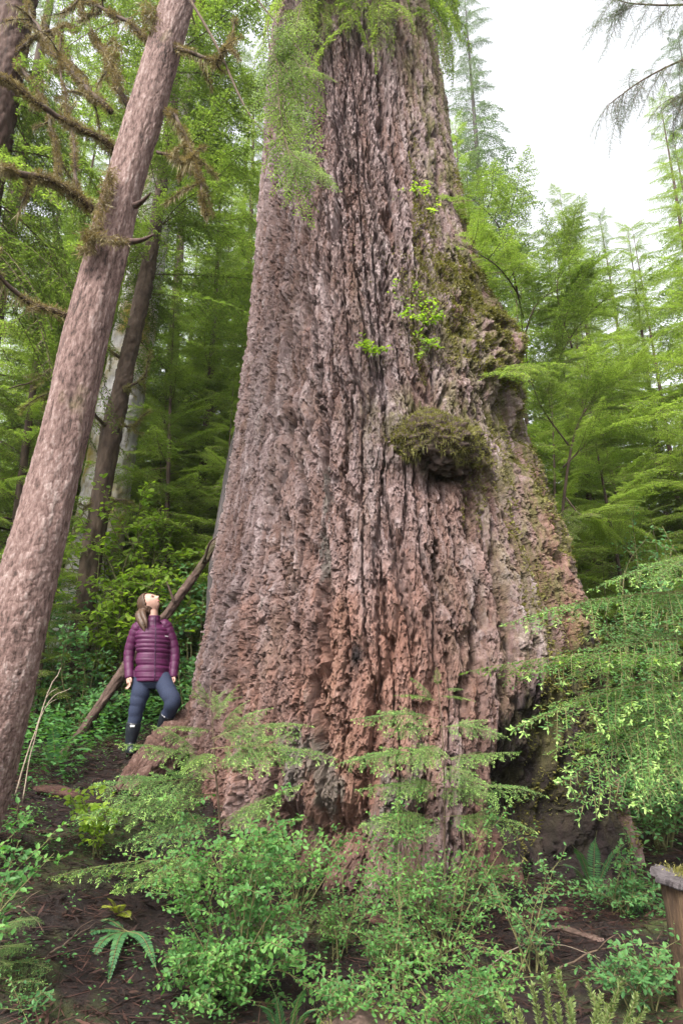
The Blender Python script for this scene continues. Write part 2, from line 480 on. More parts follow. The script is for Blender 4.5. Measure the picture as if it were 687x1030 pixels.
def build_ground():
    n = 420
    s = np.linspace(-1, 1, n)
    gx = np.sinh(s * 6.2) / math.sinh(6.2) * 210
    gy = 5.5 + np.sinh(s * 6.2) / math.sinh(6.2) * 210
    X, Y = np.meshgrid(gx, gy)
    Z = ground(X.ravel(), Y.ravel())
    b = MB()
    i = np.arange(n - 1)[:, None] * n; j = np.arange(n - 1)[None]
    Q = np.stack([i + j, i + j + 1, i + n + j + 1, i + n + j], -1).reshape(-1, 4)
    b.add(np.c_[X.ravel(), Y.ravel(), Z], Q)
    o = b.obj('forest_floor', [M['soil']])
    tag(o, 'dark red-brown forest floor sloping up to the giant trunk', 'ground', kind='structure')
build_ground()

# ------------------------------------------------------------------ the giant tree
GYC = 8.3
EDGES = [(0, 276, 432), (50, 270, 441), (100, 266, 449), (150, 263, 456), (200, 259, 465), (250, 256, 478), (300, 251, 492), (350, 247, 505),
         (400, 241, 519), (450, 234, 534), (500, 225, 553), (550, 217, 569), (600, 209, 586), (640, 202, 602), (680, 195, 613), (740, 186, 620), (800, 176, 624), (870, 163, 628)]
def _profile():
    rows = []
    for py, l, r in EDGES:
        a, b = ray(l, py), ray(r, py)
        al, ar = math.atan2(a[0], a[1]), math.atan2(b[0], b[1])
        az, half = (al + ar) / 2, (ar - al) / 2
        D = GYC / math.cos(az)
        rad = D * math.sin(half)
        el = a[2] / math.hypot(a[0], a[1])
        rows.append((CAMZ + el * math.sqrt(D * D - rad * rad), GYC * math.tan(az), rad))
    rows.sort()
    rows = np.array(rows)
    return rows
PROF = _profile()
def gcx(z):
    return np.interp(z, PROF[:, 0], PROF[:, 1])
def grad_(z):
    z = np.asarray(z, float)
    r = np.interp(z, PROF[:, 0], PROF[:, 2])
    top = PROF[-1, 0]
    return np.where(z > top, PROF[-1, 2] * np.clip(1 - (z - top) * 0.035, 0.15, 1), r) - 0.02
def giant_hit(px, py):
    r = ray(px, py); best = None
    for Y in np.linspace(5.4, 9.0, 500):
        p = np.array([0, 0, CAMZ]) + r * (Y / r[1])
        if math.hypot(p[0] - gcx(p[2]), p[1] - GYC) < grad_(p[2]):
            best = p; break
    if best is None:
        Y = GYC; best = np.array([0, 0, CAMZ]) + r * (Y / r[1])
    return math.atan2(best[0] - gcx(best[2]), -(best[1] - GYC)), best   # angle 0 faces the camera, positive to the right
def blob(px, py, wx, wy):
    th, p = giant_hit(px, py)
    th2, q = giant_hit(px, py - wy)
    rr = float(grad_(p[2]))
    wth = wx / F * p[1] * 1.05 / rr / max(0.45, math.cos(th))
    return th, p[2], wth, abs(q[2] - p[2])

BURL = blob(433, 440, 54, 30); BURL2 = blob(482, 330, 40, 48); BURL3 = blob(545, 520, 22, 60)
REC = blob(360, 662, 17, 24); HOLLOW = blob(556, 805, 36, 80); GAP1 = blob(272, 845, 20, 30); GAP2 = blob(335, 840, 22, 26); GAP3 = blob(415, 835, 20, 30)
KNOT = blob(287, 428, 14, 8)
def _path(pts):
    r = sorted([(giant_hit(*p)[1][2], giant_hit(*p)[0]) for p in pts])
    return np.array([(t, z) for z, t in r])
FURROWS = [(_path(p), w, d) for p, w, d in (
    ([(322, 430), (318, 540), (327, 640), (322, 790)], 0.05, 0.2), ([(290, 130), (284, 330), (288, 430), (272, 520), (280, 640)], 0.055, 0.2), ([(345, 80), (338, 250), (352, 400)], 0.045, 0.16),
    ([(385, 60), (392, 240), (380, 380)], 0.045, 0.16), ([(430, 90), (448, 260)], 0.04, 0.16), ([(500, 560), (520, 700)], 0.06, 0.2), ([(470, 500), (487, 640), (470, 720)], 0.05, 0.16),
    ([(392, 520), (402, 640), (380, 720), (372, 830)], 0.05, 0.16), ([(245, 520), (232, 700)], 0.05, 0.16), ([(310, 200), (305, 340), (312, 470)], 0.035, 0.14), ([(540, 480), (562, 600)], 0.06, 0.18), ([(430, 560), (440, 700)], 0.04, 0.12))]
def bl(b, th, z, p=2.0):
    return np.exp(-(np.abs((th - b[0]) / b[2]) ** p + np.abs((z - b[1]) / b[3]) ** p))

def terr(n, k):
    """turn a smooth field into flat flakes with steep edges"""
    x = n * k
    f = np.floor(x)
    return (f + sstep(0.55, 0.95, x - f)) / k

def giant_disp(th, z):
    """bark relief, metres outward; also the masks that steer the colours"""
    rr = grad_(z)
    NP = 70
    u = th / (2 * math.pi) * NP
    jag = 0.13 * vnoise(u * 5, z * 8, seed=24) + 0.07 * vnoise(u * 13, z * 24, seed=20)
    wu = u + 0.8 * fbm(u * 0.18, z * 0.3, seed=21, oct=3) + 0.25 * vnoise(u * 1.2, z * 1.6, seed=23) + jag
    e1, id1, lu1, lv1 = voronoi(wu, z / 2.8 + 0.3 * vnoise(u * 0.8, z * 0.9, seed=25), seed=31, local=True)
    crack = 1 - sstep(0.02, 0.17, e1)
    e2, id2, lu2, lv2 = voronoi(wu * 2.1 + 0.5 * jag, z / 0.6 + 0.6 * vnoise(u * 2, z * 2, seed=27), seed=41, local=True)
    c2 = 1 - sstep(0.01, 0.14, e2)
    e3, id3, lu3, lv3 = voronoi(wu * 4.6 + 1.2 * jag, z / 0.21 + 0.7 * vnoise(u * 5, z * 5, seed=28), seed=51, jit=1.0, local=True)
    e4, id4, lu4, lv4 = voronoi(wu * 10 + 2 * jag, z / 0.09 + 0.8 * vnoise(u * 10, z * 11, seed=29), seed=53, jit=1.0, local=True)
    p1 = 1 - crack
    t1 = fbm(wu * 0.9, z * 0.8, seed=43, oct=3); t2 = fbm(wu * 3, z * 3, seed=45, oct=3)
    flaky = 0.55 + 0.6 * sstep(-0.3, 0.4, fbm(u * 0.2, z * 0.5, seed=40, oct=2))
    d = -0.085 * crack + 0.018 * sstep(0, 0.6, e1) + 0.03 * id1 - 0.01 * lv1
    d = d + p1 * (-0.022 * c2 + 0.028 * id2 + flaky * (-0.026 * lv2 + 0.045 * (id2 - 0.5) * lu2))
    d = d + flaky * (0.026 * id3 - 0.027 * lv3 + 0.034 * (id4 - 0.5) * lu3 + 0.016 * id4 - 0.014 * lv4 + 0.014 * (id3 - 0.5) * lu4)
    d = d + 0.035 * t1 + 0.006 * vnoise(u * 30, z * 14, seed=37) + 0.010 * fbm(u * 20, z * 26, seed=38, oct=2)
    # buttress flutes that grow towards the ground
    low = sstep(3.2, 0.3, z)
    fl = 0.5 * np.cos(th * 5 + 0.8 + 0.5 * np.sin(z * 0.7)) + 0.35 * np.cos(th * 9 + 2.0) + 0.3 * np.cos(th * 14 + 1.0 + z * 0.5)
    d = d + 0.06 * low * fl + 0.03 * sstep(9, 2, z) * np.cos(th * 7 + 0.5 + 0.6 * np.sin(z))
    lip = sstep(1.4, 0.2, z)
    d = d + 0.2 * lip * np.maximum(0, np.cos(th * 6 + 0.4)) + 0.12 * sstep(1.8, 0.5, z) * t1 * 2
    wob = 0.55 * fbm(th * 5, z * 2.2, seed=57, oct=4)
    for path, wd, dp in FURROWS:
        tc = np.interp(z, path[:, 1], path[:, 0]); inside = sstep(path[0, 1] - 0.2, path[0, 1] + 0.3, z) * sstep(path[-1, 1] + 0.2, path[-1, 1] - 0.3, z)
        dx = (th - tc + 0.035 * vnoise(z * 3.1, z * 0 + wd * 90, seed=63) + 0.012 * vnoise(u * 3, z * 11, seed=64)) * rr
        d = d - 1.1 * dp * inside * (0.65 + 0.5 * vnoise(z * 1.3, z * 0 + 3, seed=65)) * np.exp(-np.abs(dx / (wd * 1.1)) ** 2.5)
    # burls: soft above, undercut below
    for b, amp in ((BURL, 0.16), (BURL2, 0.34), (BURL3, 0.14)):
        zz = (z - b[1]) / b[3] + 0.5 * vnoise(th * 9, z * 2, seed=59)
        w = np.exp(-np.abs((th - b[0]) / b[2] + 0.5 * wob) ** 2.4) * sstep(-1.5, -0.5, zz) * np.exp(-np.maximum(zz, 0) ** 1.5 * 1.5)
        d = d + amp * w * (0.8 + 0.7 * fbm(th * 14, z * 7, seed=61, oct=4))
        under = np.exp(-np.abs((th - b[0] - b[2] * 0.2) / (b[2] * 0.6)) ** 2 - ((zz + 1.35) / 0.4) ** 2)
        d = d - 0.14 * under
    hol = np.exp(-(np.abs((th - HOLLOW[0]) / HOLLOW[2] + wob * 1.2) ** 2.2 + np.abs((z - HOLLOW[1]) / HOLLOW[3] + wob * 0.9) ** 2.2))
    rec = np.exp(-(np.abs((th - REC[0]) / REC[2] + wob * 1.6) ** 2 + np.abs((z - REC[1]) / REC[3] + wob) ** 2))
    d = d - 0.09 * rec - 0.6 * hol - 0.34 * bl((GAP1[0], GAP1[1], GAP1[2], GAP1[3]), th + wob * 0.1, z + wob * 0.2) - 0.34 * bl(GAP2, th + wob * 0.1, z) - 0.34 * bl(GAP3, th, z + wob * 0.2)
    d = d - 0.10 * bl(KNOT, th, z + wob * 0.1, 2.5) + 0.07 * np.exp(-((th - KNOT[0]) / (KNOT[2] * 1.6)) ** 2 - ((z - KNOT[1] - KNOT[3] * 2.2) / (KNOT[3] * 1.5)) ** 2)
    masks = {}
    masks['plate'] = np.clip(0.6 + 0.8 * t1 + 0.5 * (id2 - 0.5) + 0.6 * (id3 - 0.5) + 0.4 * (id4 - 0.5) - 0.35 * sstep(5.0, 1.5, z), 0, 1)
    fr = fbm(u * 0.35, z * 0.5, seed=73) + 0.5 * sstep(5.0, 1.6, z) - 0.25
    fr = fr + 0.5 * bl(blob(330, 700, 95, 130), th, z) + 0.4 * bl(blob(330, 585, 60, 60), th, z)
    masks['fresh'] = sstep(0.2, 0.75, fr + 0.35 * (id2 - 0.5) + 0.3 * (id3 - 0.5)) * 0.75
    gb = bl(blob(290, 765, 22, 50), th, z) + bl(blob(395, 800, 28, 55), th, z) + bl(blob(330, 790, 18, 30), th, z) + 0.8 * bl(blob(325, 540, 9, 90), th, z)
    masks['grey'] = np.clip(sstep(0.45, 0.75, 0.8 * gb + 0.7 * fbm(u * 1.2, z * 2.5, seed=75) + 0.4 * (id3 - 0.5)), 0, 1) * 0.75
    rot_shade = 1.4 * hol + 1.2 * bl(blob(580, 790, 60, 95), th, z, 3) + bl(blob(600, 700, 40, 90), th, z) + 0.62 * rec + 0.7 * bl(blob(440, 470, 45, 9), th, z)
    masks['rot'] = sstep(0.35, 0.75, rot_shade + 0.4 * fbm(u * 1.5, z * 3, seed=77))  # covers rotten bark and the shade painted into the recesses
    mo = sstep(0.2, 0.75, th) * 0.95 * sstep(0.2, 2.5, z) + bl((BURL[0], BURL[1] + BURL[3] * 0.4, BURL[2] * 1.15, BURL[3] * 0.9), th, z) * 1.4 + bl((BURL2[0], BURL2[1], BURL2[2] * 1.2, BURL2[3] * 1.1), th, z) * 1.3
    masks['mossy'] = np.clip(mo + 0.25 * fbm(u * 0.6, z * 0.8, seed=79), 0, 1)
    return d, masks

giant = thing('giant_conifer', 'giant ancient conifer with furrowed red-grey bark filling the middle of the clearing', 'tree', (float(gcx(0.6)), GYC, 0))
G0 = np.array(giant.location)
def build_giant():
    zs = np.r_[np.arange(-0.3, 4.5, 0.0128), np.arange(4.5, 8.5, 0.016), np.arange(8.5, 14.3, 0.021), np.arange(14.4, 26, 0.16)]
    q = np.linspace(-1, 1, 740); fr = R(108) * (0.78 * q + 0.22 * q ** 3)
    bk = np.linspace(R(108), R(252), 60)[1:-1]
    ths = np.r_[fr, bk]
    T, Z = np.meshgrid(ths, zs)
    tw = np.where(T > math.pi, T - 2 * math.pi, T)
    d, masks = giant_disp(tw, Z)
    rr = grad_(Z) + d - 0.07
    X = gcx(Z) + rr * np.sin(T); Y = GYC - rr * np.cos(T)
    n = len(ths); mz = len(zs)
    i = np.arange(mz - 1)[:, None] * n; j = np.arange(n)[None]; k = (j + 1) % n
    Q = np.stack([i + j, i + k, i + n + k, i + n + j], -1).reshape(-1, 4)
    b = MB()
    b.add(np.c_[X.ravel(), Y.ravel(), Z.ravel()] - G0, Q)
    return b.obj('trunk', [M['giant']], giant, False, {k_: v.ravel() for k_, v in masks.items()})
build_giant()
def giant_surface(th, z):
    d, _ = giant_disp(th, z)
    rr = grad_(z) + d - 0.07
    return np.stack([gcx(z) + rr * np.sin(th), GYC - rr * np.cos(th), z], -1), np.stack([np.sin(th), -np.cos(th), np.zeros_like(th)], -1)

def moss_blades(P, N, rng, L=(0.015, 0.04), w=0.3, up=0.3, rnd=0.7, down=0):
    n = len(P)
    d = N + rng.normal(0, rnd, (n, 3)) + np.array([0, 0, up - down])
    l = rng.uniform(L[0], L[1], n)
    return blades(P, d, rng.normal(0, 1, (n, 3)), l, l * w)

def giant_moss():
    rng = np.random.default_rng(3)
    # cushion on the shelf-like burl
    def patch(b, n, sx=1.0, zlo=-0.9, zhi=1.1):
        th = b[0] + rng.normal(0, 0.55, n) * b[2] * sx
        z = b[1] + rng.uniform(zlo, zhi, n) * b[3]
        return th, z
    c, nrm = giant_surface(np.array([BURL[0] + 0.01]), np.array([BURL[1] - 0.12]))
    c, nrm = c[0], nrm[0]; sd = np.array([-nrm[1], nrm[0], 0])
    A, B_ = np.meshgrid(np.arange(130) * 2 * math.pi / 130, np.linspace(0.02, math.pi - 0.02, 80))
    D = np.stack([np.sin(B_) * np.cos(A), np.sin(B_) * np.sin(A), np.cos(B_)], -1)
    r = 1 + 0.22 * fbm(D[..., 0] * 2.2 + 9, D[..., 1] * 2.2, D[..., 2] * 2.2, 5, 5) + 0.12 * vnoise(D[..., 0] * 7, D[..., 1] * 7, D[..., 2] * 7, 8) + 0.07 * vnoise(D[..., 0] * 16, D[..., 1] * 16, D[..., 2] * 12, 9) + 0.05 * vnoise(D[..., 0] * 34, D[..., 1] * 34, D[..., 2] * 22, 10)
    Pb = c + (D[..., 0] * r * 0.46)[..., None] * sd + (D[..., 1] * r * 0.3)[..., None] * nrm + (D[..., 2] * r * 0.29)[..., None] * np.array([0, 0, 1.0])
    i = np.arange(79)[:, None] * 130; j = np.arange(130)[None]; k = (j + 1) % 130
    bb = MB(); bb.add(Pb.reshape(-1, 3) - G0, np.stack([i + j, i + 130 + j, i + 130 + k, i + k], -1).reshape(-1, 4))
    burl = bb.obj('burl', [M['burl']], giant)
    o = MB()
    n = 42000
    w = rng.integers(0, Pb.shape[0] - 1, n), rng.integers(0, 130, n)
    N = unit(D[w][:, :1] * sd * 0.9 + D[w][:, 1:2] * nrm + D[w][:, 2:3] * np.array([0, 0, 1.6]))
    P = Pb[w] + rng.normal(0, 0.006, (n, 3))
    keep = (D[w][:, 2] + 0.6 * vnoise(P[:, 0] * 7, P[:, 1] * 7, P[:, 2] * 7, 3) > -0.62) & (D[w][:, 1] > -0.5)
    o.add(*moss_blades(P[keep] - G0, N[keep], rng, (0.012, 0.035), 0.25, 0.15, 0.6))
    kk = np.where(keep & (D[w][:, 2] < 0.35))[0][:700]
    o.add(*blades(P[kk] - G0, np.c_[rng.normal(0, 0.15, (len(kk), 2)), -np.ones(len(kk))], N[kk], rng.uniform(0.03, 0.09, len(kk)), 0.006))
    o.obj('moss', [M['moss']], burl, False)
    o = MB()
    th, z = patch(BURL2, 34000, 1.2)
    P, N = giant_surface(th, z)
    keep = vnoise(P[:, 0] * 9, P[:, 2] * 9, seed=6) > -0.15
    o.add(*moss_blades(P[keep], N[keep], rng, (0.018, 0.055), 0.3, 0.2))
    o.obj('moss_cushion', [M['moss']], giant, False).location = -Vector(G0)
    # strings of moss over the right flank
    o = MB()
    n = 110000
    th = rng.uniform(0.15, 1.6, n); z = rng.uniform(0.6, 9.5, n)
    d, mk = giant_disp(th, z)
    P, N = giant_surface(th, z)
    u = th * 9.9
    keep = (fbm(u * 0.5, z * 0.7, seed=91) + 0.35 * vnoise(u * 2.5, z * 2.0, seed=93) + 0.34 * sstep(0.4, 1.1, th) > 0.27)
    o.add(*moss_blades(P[keep], N[keep], rng, (0.018, 0.055), 0.3, 0.1))
    o.obj('moss', [M['moss']], giant, False).location = -Vector(G0)
    # a ragged fringe of roots and fibres under the burl
giant_moss()

# ------------------------------------------------------------------ conifer boughs
def make_bough(rng, L=1.0, sp1=0.05, ratio=0.42, droop=0.25, rise=0.05, leaf=(0.03, 0.009), lsp=0.014, sub=0.0, sub_sp=0.03, new=0.0, tw=0.006, bare=0.1):
    """flat spray along +x. returns twigs (p0,p1,r0,r1), needles V, new-tip V as blades"""
    ax = lambda t: np.stack([L * t, 0.04 * L * np.sin(t * 4 + ph), L * (rise * t - droop * t * t)], -1)
    ph = rng.uniform(0, 6)
    t = np.arange(bare, 0.99, sp1 / L / 2)
    t = t + rng.uniform(-0.3, 0.3, len(t)) * sp1 / L
    side = np.where(np.arange(len(t)) % 2 == 0, 1.0, -1.0)
    P = ax(t)
    l = ratio * L * np.maximum(0.06, (1 - t) ** 0.75 * np.minimum(1, (t + 0.05) / 0.28)) * rng.uniform(0.55, 1.1, len(t))
    ang = np.radians(rng.uniform(42, 66, len(t)))
    dz = -droop * 1.5 * t - rng.uniform(0.0, 0.3, len(t))
    D = unit(np.stack([np.cos(ang), side * np.sin(ang), dz], -1))
    E = P + D * l[:, None]
    E[:, 2] -= 0.12 * l
    mid = (P + E) / 2 + np.array([0, 0, 1]) * (l * 0.05)[:, None]
    tt = np.linspace(0, 1, 9); A = ax(tt)
    S0 = [A[:-1], P, mid]; S1 = [A[1:], mid, E]
    r_ax = tw * (1.15 - tt)
    R0 = [r_ax[:-1], np.full(len(t), tw * 0.4), np.full(len(t), tw * 0.3)]; R1 = [r_ax[1:], np.full(len(t), tw * 0.3), np.full(len(t), tw * 0.15)]
    n0 = np.concatenate([A[4:-1], P, mid]); n1 = np.concatenate([A[5:], mid, E])
    tips = [E, A[-1:]]; tipd = [unit(E - mid), unit(A[-1:] - A[-2:-1])]
    if sub:
        q, own, f = along(P, E, sub_sp, rng, 0.12)
        sd = np.where(rng.random(len(q)) < 0.5, 1.0, -1.0)
        ax2 = unit(E - P)[own]
        nr = np.array([0, 0, 1.0])
        lat = unit(np.cross(nr, ax2)) * sd[:, None]
        l2 = sub * l[own] * np.clip(1.05 - f, 0.12, 1) * rng.uniform(0.6, 1.15, len(q))
        l2 = np.maximum(l2, leaf[0] * 0.8)
        e2 = q + unit(ax2 * 0.75 + lat * 0.8 + np.array([0, 0, -0.15])) * l2[:, None]
        S0.append(q); S1.append(e2); R0.append(np.full(len(q), tw * 0.18)); R1.append(np.full(len(q), tw * 0.1))
        n0 = np.concatenate([n0, q]); n1 = np.concatenate([n1, e2])
        tips.append(e2); tipd.append(unit(e2 - q))
    q, own, f = along(n0, n1, lsp, rng)
    axs = unit(n1 - n0)[own]
    sd = np.where(np.arange(len(q)) % 2 == 0, 1.0, -1.0)
    nr = unit(np.array([0, 0, 1.0]) + rng.normal(0, 0.28, (len(q), 3)))
    lat = unit(np.cross(nr, axs)) * sd[:, None]
    d = axs * rng.uniform(0.35, 0.8, (len(q), 1)) + lat + rng.normal(0, 0.12, (len(q), 3))
    ll = leaf[0] * rng.uniform(0.6, 1.2, len(q))
    NV, _ = blades(q, d, nr, ll, leaf[1] * rng.uniform(0.8, 1.2, len(q)))
    TV = np.zeros((0, 3))
    if new:
        tp = np.concatenate(tips); td = np.concatenate(tipd)
        k = rng.random(len(tp)) < new
        tp, td = tp[k], td[k]
        reps = 5
        pp = np.repeat(tp, reps, 0); dd = np.repeat(td, reps, 0)
        off = np.tile(np.linspace(-0.010, 0.012, reps), len(tp))
        TV, _ = blades(pp + dd * off[:, None], dd + rng.normal(0, 0.55, dd.shape), unit(np.array([0, 0, 1.0]) + rng.normal(0, 0.4, dd.shape)), leaf[0] * rng.uniform(0.75, 1.1, len(pp)), leaf[1] * 1.25)
    return dict(p0=np.concatenate(S0), p1=np.concatenate(S1), r0=np.concatenate(R0), r1=np.concatenate(R1), N=NV, T=TV, L=L)

class Spray(MB):
    """collects boughs: slot 0 needles, slot 1 twigs, slot 2 new tips"""
    def bough(self, B, base, xdir, up=(0, 0, 1), L=None, twigs=True):
        s = 1.0 if L is None else L / B['L']
        V = place(B['N'], base, xdir, up, s)
        self.add(V, np.arange(len(V)).reshape(-1, 4), 0)
        if twigs:
            Vp, Q = prisms(B['p0'], B['p1'], B['r0'], B['r1'])
            self.add(place(Vp, base, xdir, up, s), Q, 1)
        if len(B['T']):
            V = place(B['T'], base, xdir, up, s)
            self.add(V, np.arange(len(V)).reshape(-1, 4), 2)

rb = np.random.default_rng(21)
B_THIN = [make_bough(rb, 1.0, 0.075, 0.3, rb.uniform(0.2, 0.4), 0.03, (0.03, 0.007), 0.013, 0, tw=0.006, bare=0.05) for _ in range(4)]
B_MID = [make_bough(rb, 2.2, 0.085, 0.42, rb.uniform(0.15, 0.34), 0.1, (0.062, 0.024), 0.027, 0.36, 0.075, tw=0.010, bare=0.08) for _ in range(6)]
B_HANG = [make_bough(rb, 1.0, 0.05, 0.42, rb.uniform(0.15, 0.3), 0.08, (0.03, 0.012), 0.013, 0.42, 0.04, tw=0.005, bare=0.08) for _ in range(4)]
B_FAR = [make_bough(rb, 3.0, 0.2, 0.42, rb.uniform(0.2, 0.4), 0.08, (0.17, 0.07), 0.06, 0, tw=0.016) for _ in range(5)]
B_DROOP = [make_bough(rb, 2.2, 0.085, 0.34, rb.uniform(0.45, 0.75), 0.05, (0.05, 0.017), 0.022, 0.34, 0.075, tw=0.011, bare=0.12) for _ in range(4)]
B_FG = [make_bough(rb, 1.0, 0.045, 0.42, rb.uniform(0.15, 0.32), 0.08, (0.021, 0.0066), 0.0085, 0.34, 0.032, new=0.45, tw=0.0036) for _ in range(5)]
B_FGOLD = [make_bough(rb, 1.0, 0.045, 0.42, rb.uniform(0.15, 0.32), 0.08, (0.02, 0.006), 0.0085, 0.34, 0.032, new=0.07, tw=0.0036) for _ in range(4)]

def trunk_tube(h, r, rng, bend=0.15, n=22, seg=14, rough=0.04, top=0.03):
    t = np.linspace(0, 1, n)
    ph = rng.uniform(0, 6, 2)
    pts = np.stack([bend * (np.sin(t * 3 + ph[0]) - np.sin(ph[0])), bend * (np.sin(t * 2.6 + ph[1]) - np.sin(ph[1])), h * t], -1)
    rad = r * (1 - (1 - top) * t) * (1 + 0.5 * np.exp(-t * 26))
    V, Q = tube(pts, rad, seg)
    V[:n * seg] += 0
    return pts, rad, V, Q

def conifer_meshes(name, h, r, boughs, nb, lo, Lmax, leafm, barkm, seed, twigs=True, top_sharp=1.0, sag=(-0.35, 0.15)):
    """shared meshes of one kind of conifer: trunk and crown"""
    rng = np.random.default_rng(seed)
    pts, rad, V, Q = trunk_tube(h, r, rng)
    tb = MB(); tb.add(V, Q)
    cr = Spray()
    for i in range(nb):
        t = lo + (1 - lo) * (i + rng.uniform(0, 1)) / nb
        f = (t - lo) / (1 - lo)
        p = np.array([np.interp(t, np.linspace(0, 1, len(pts)), pts[:, k]) for k in range(3)])
        az = i * 2.4 + rng.uniform(-0.5, 0.5)
        L = Lmax * (max(0.17, (1 - f) ** top_sharp) * min(1, 0.55 + f * 3)) * rng.uniform(0.6, 1.15)
        el = rng.uniform(*sag) + 0.45 * f
        d = np.array([math.cos(az) * math.cos(el), math.sin(az) * math.cos(el), math.sin(el)])
        cr.bough(boughs[rng.integers(len(boughs))], p, d, (rng.normal(0, 0.12), rng.normal(0, 0.12), 1), L, twigs)
    for i in range(int(nb * 0.18)):          # bare dead limbs low on the trunk
        t = rng.uniform(0.08, max(lo, 0.15)); p = np.array([np.interp(t, np.linspace(0, 1, len(pts)), pts[:, k]) for k in range(3)])
        az = rng.uniform(0, 6.28); L = rng.uniform(0.4, 1.3) * Lmax / 2.5
        e = p + np.array([math.cos(az), math.sin(az), rng.uniform(-0.3, 0.2)]) * L
        tb.tube(curve([p, (p + e) / 2 + [0, 0, 0.08 * L], e], 6), np.linspace(0.018, 0.005, 6) * h / 14, 6)
    return tb.mesh(name + '_trunk', [barkm]), cr.mesh(name + '_crown', [leafm, M['twig']], False)

PROTO = {
    'hemlock': conifer_meshes('hemlock', 14, 0.13, B_MID, 125, 0.05, 3.1, M['hem_bg'], M['dark_bark'], 1),
    'young': conifer_meshes('young_hemlock', 7, 0.05, B_MID, 85, 0.03, 2.2, M['hem_light'], M['dark_bark'], 2, sag=(-0.2, 0.2)),
    'old': conifer_meshes('old_hemlock', 22, 0.25, B_DROOP, 170, 0.1, 3.6, M['hem_dark'], M['dark_bark'], 3),
    'light': conifer_meshes('light_hemlock', 12, 0.09, B_MID, 110, 0.04, 3.3, M['hem_light'], M['dark_bark'], 8, top_sharp=0.7, sag=(-0.5, 0.05)),
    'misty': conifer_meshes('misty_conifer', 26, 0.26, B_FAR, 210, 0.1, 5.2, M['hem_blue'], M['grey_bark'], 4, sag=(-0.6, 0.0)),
    'far': conifer_meshes('far_hemlock', 20, 0.2, B_FAR, 190, 0.04, 3.8, M['hem_bg'], M['dark_bark'], 5),
}
def tree(kind, label, x, y, h=None, rot=0.0, group=None, lean=(0, 0), name='hemlock_tree', dz=-0.15, wide=1.0):
    base = {'light': 12, 'hemlock': 14, 'young': 7, 'old': 22, 'misty': 26, 'far': 20}[kind]
    s = (h or base) / base
    root = thing(name, label, 'tree', (x, y, gz(x, y) + dz), group)
    root.rotation_euler = (lean[1], lean[0], rot)
    root.scale = (s * wide, s * wide, s)
    link(PROTO[kind][0], 'trunk', root); link(PROTO[kind][1], 'crown', root)
    return root
def col_x(px, Y, py=650):
    return float(at(px, py, Y)[0])

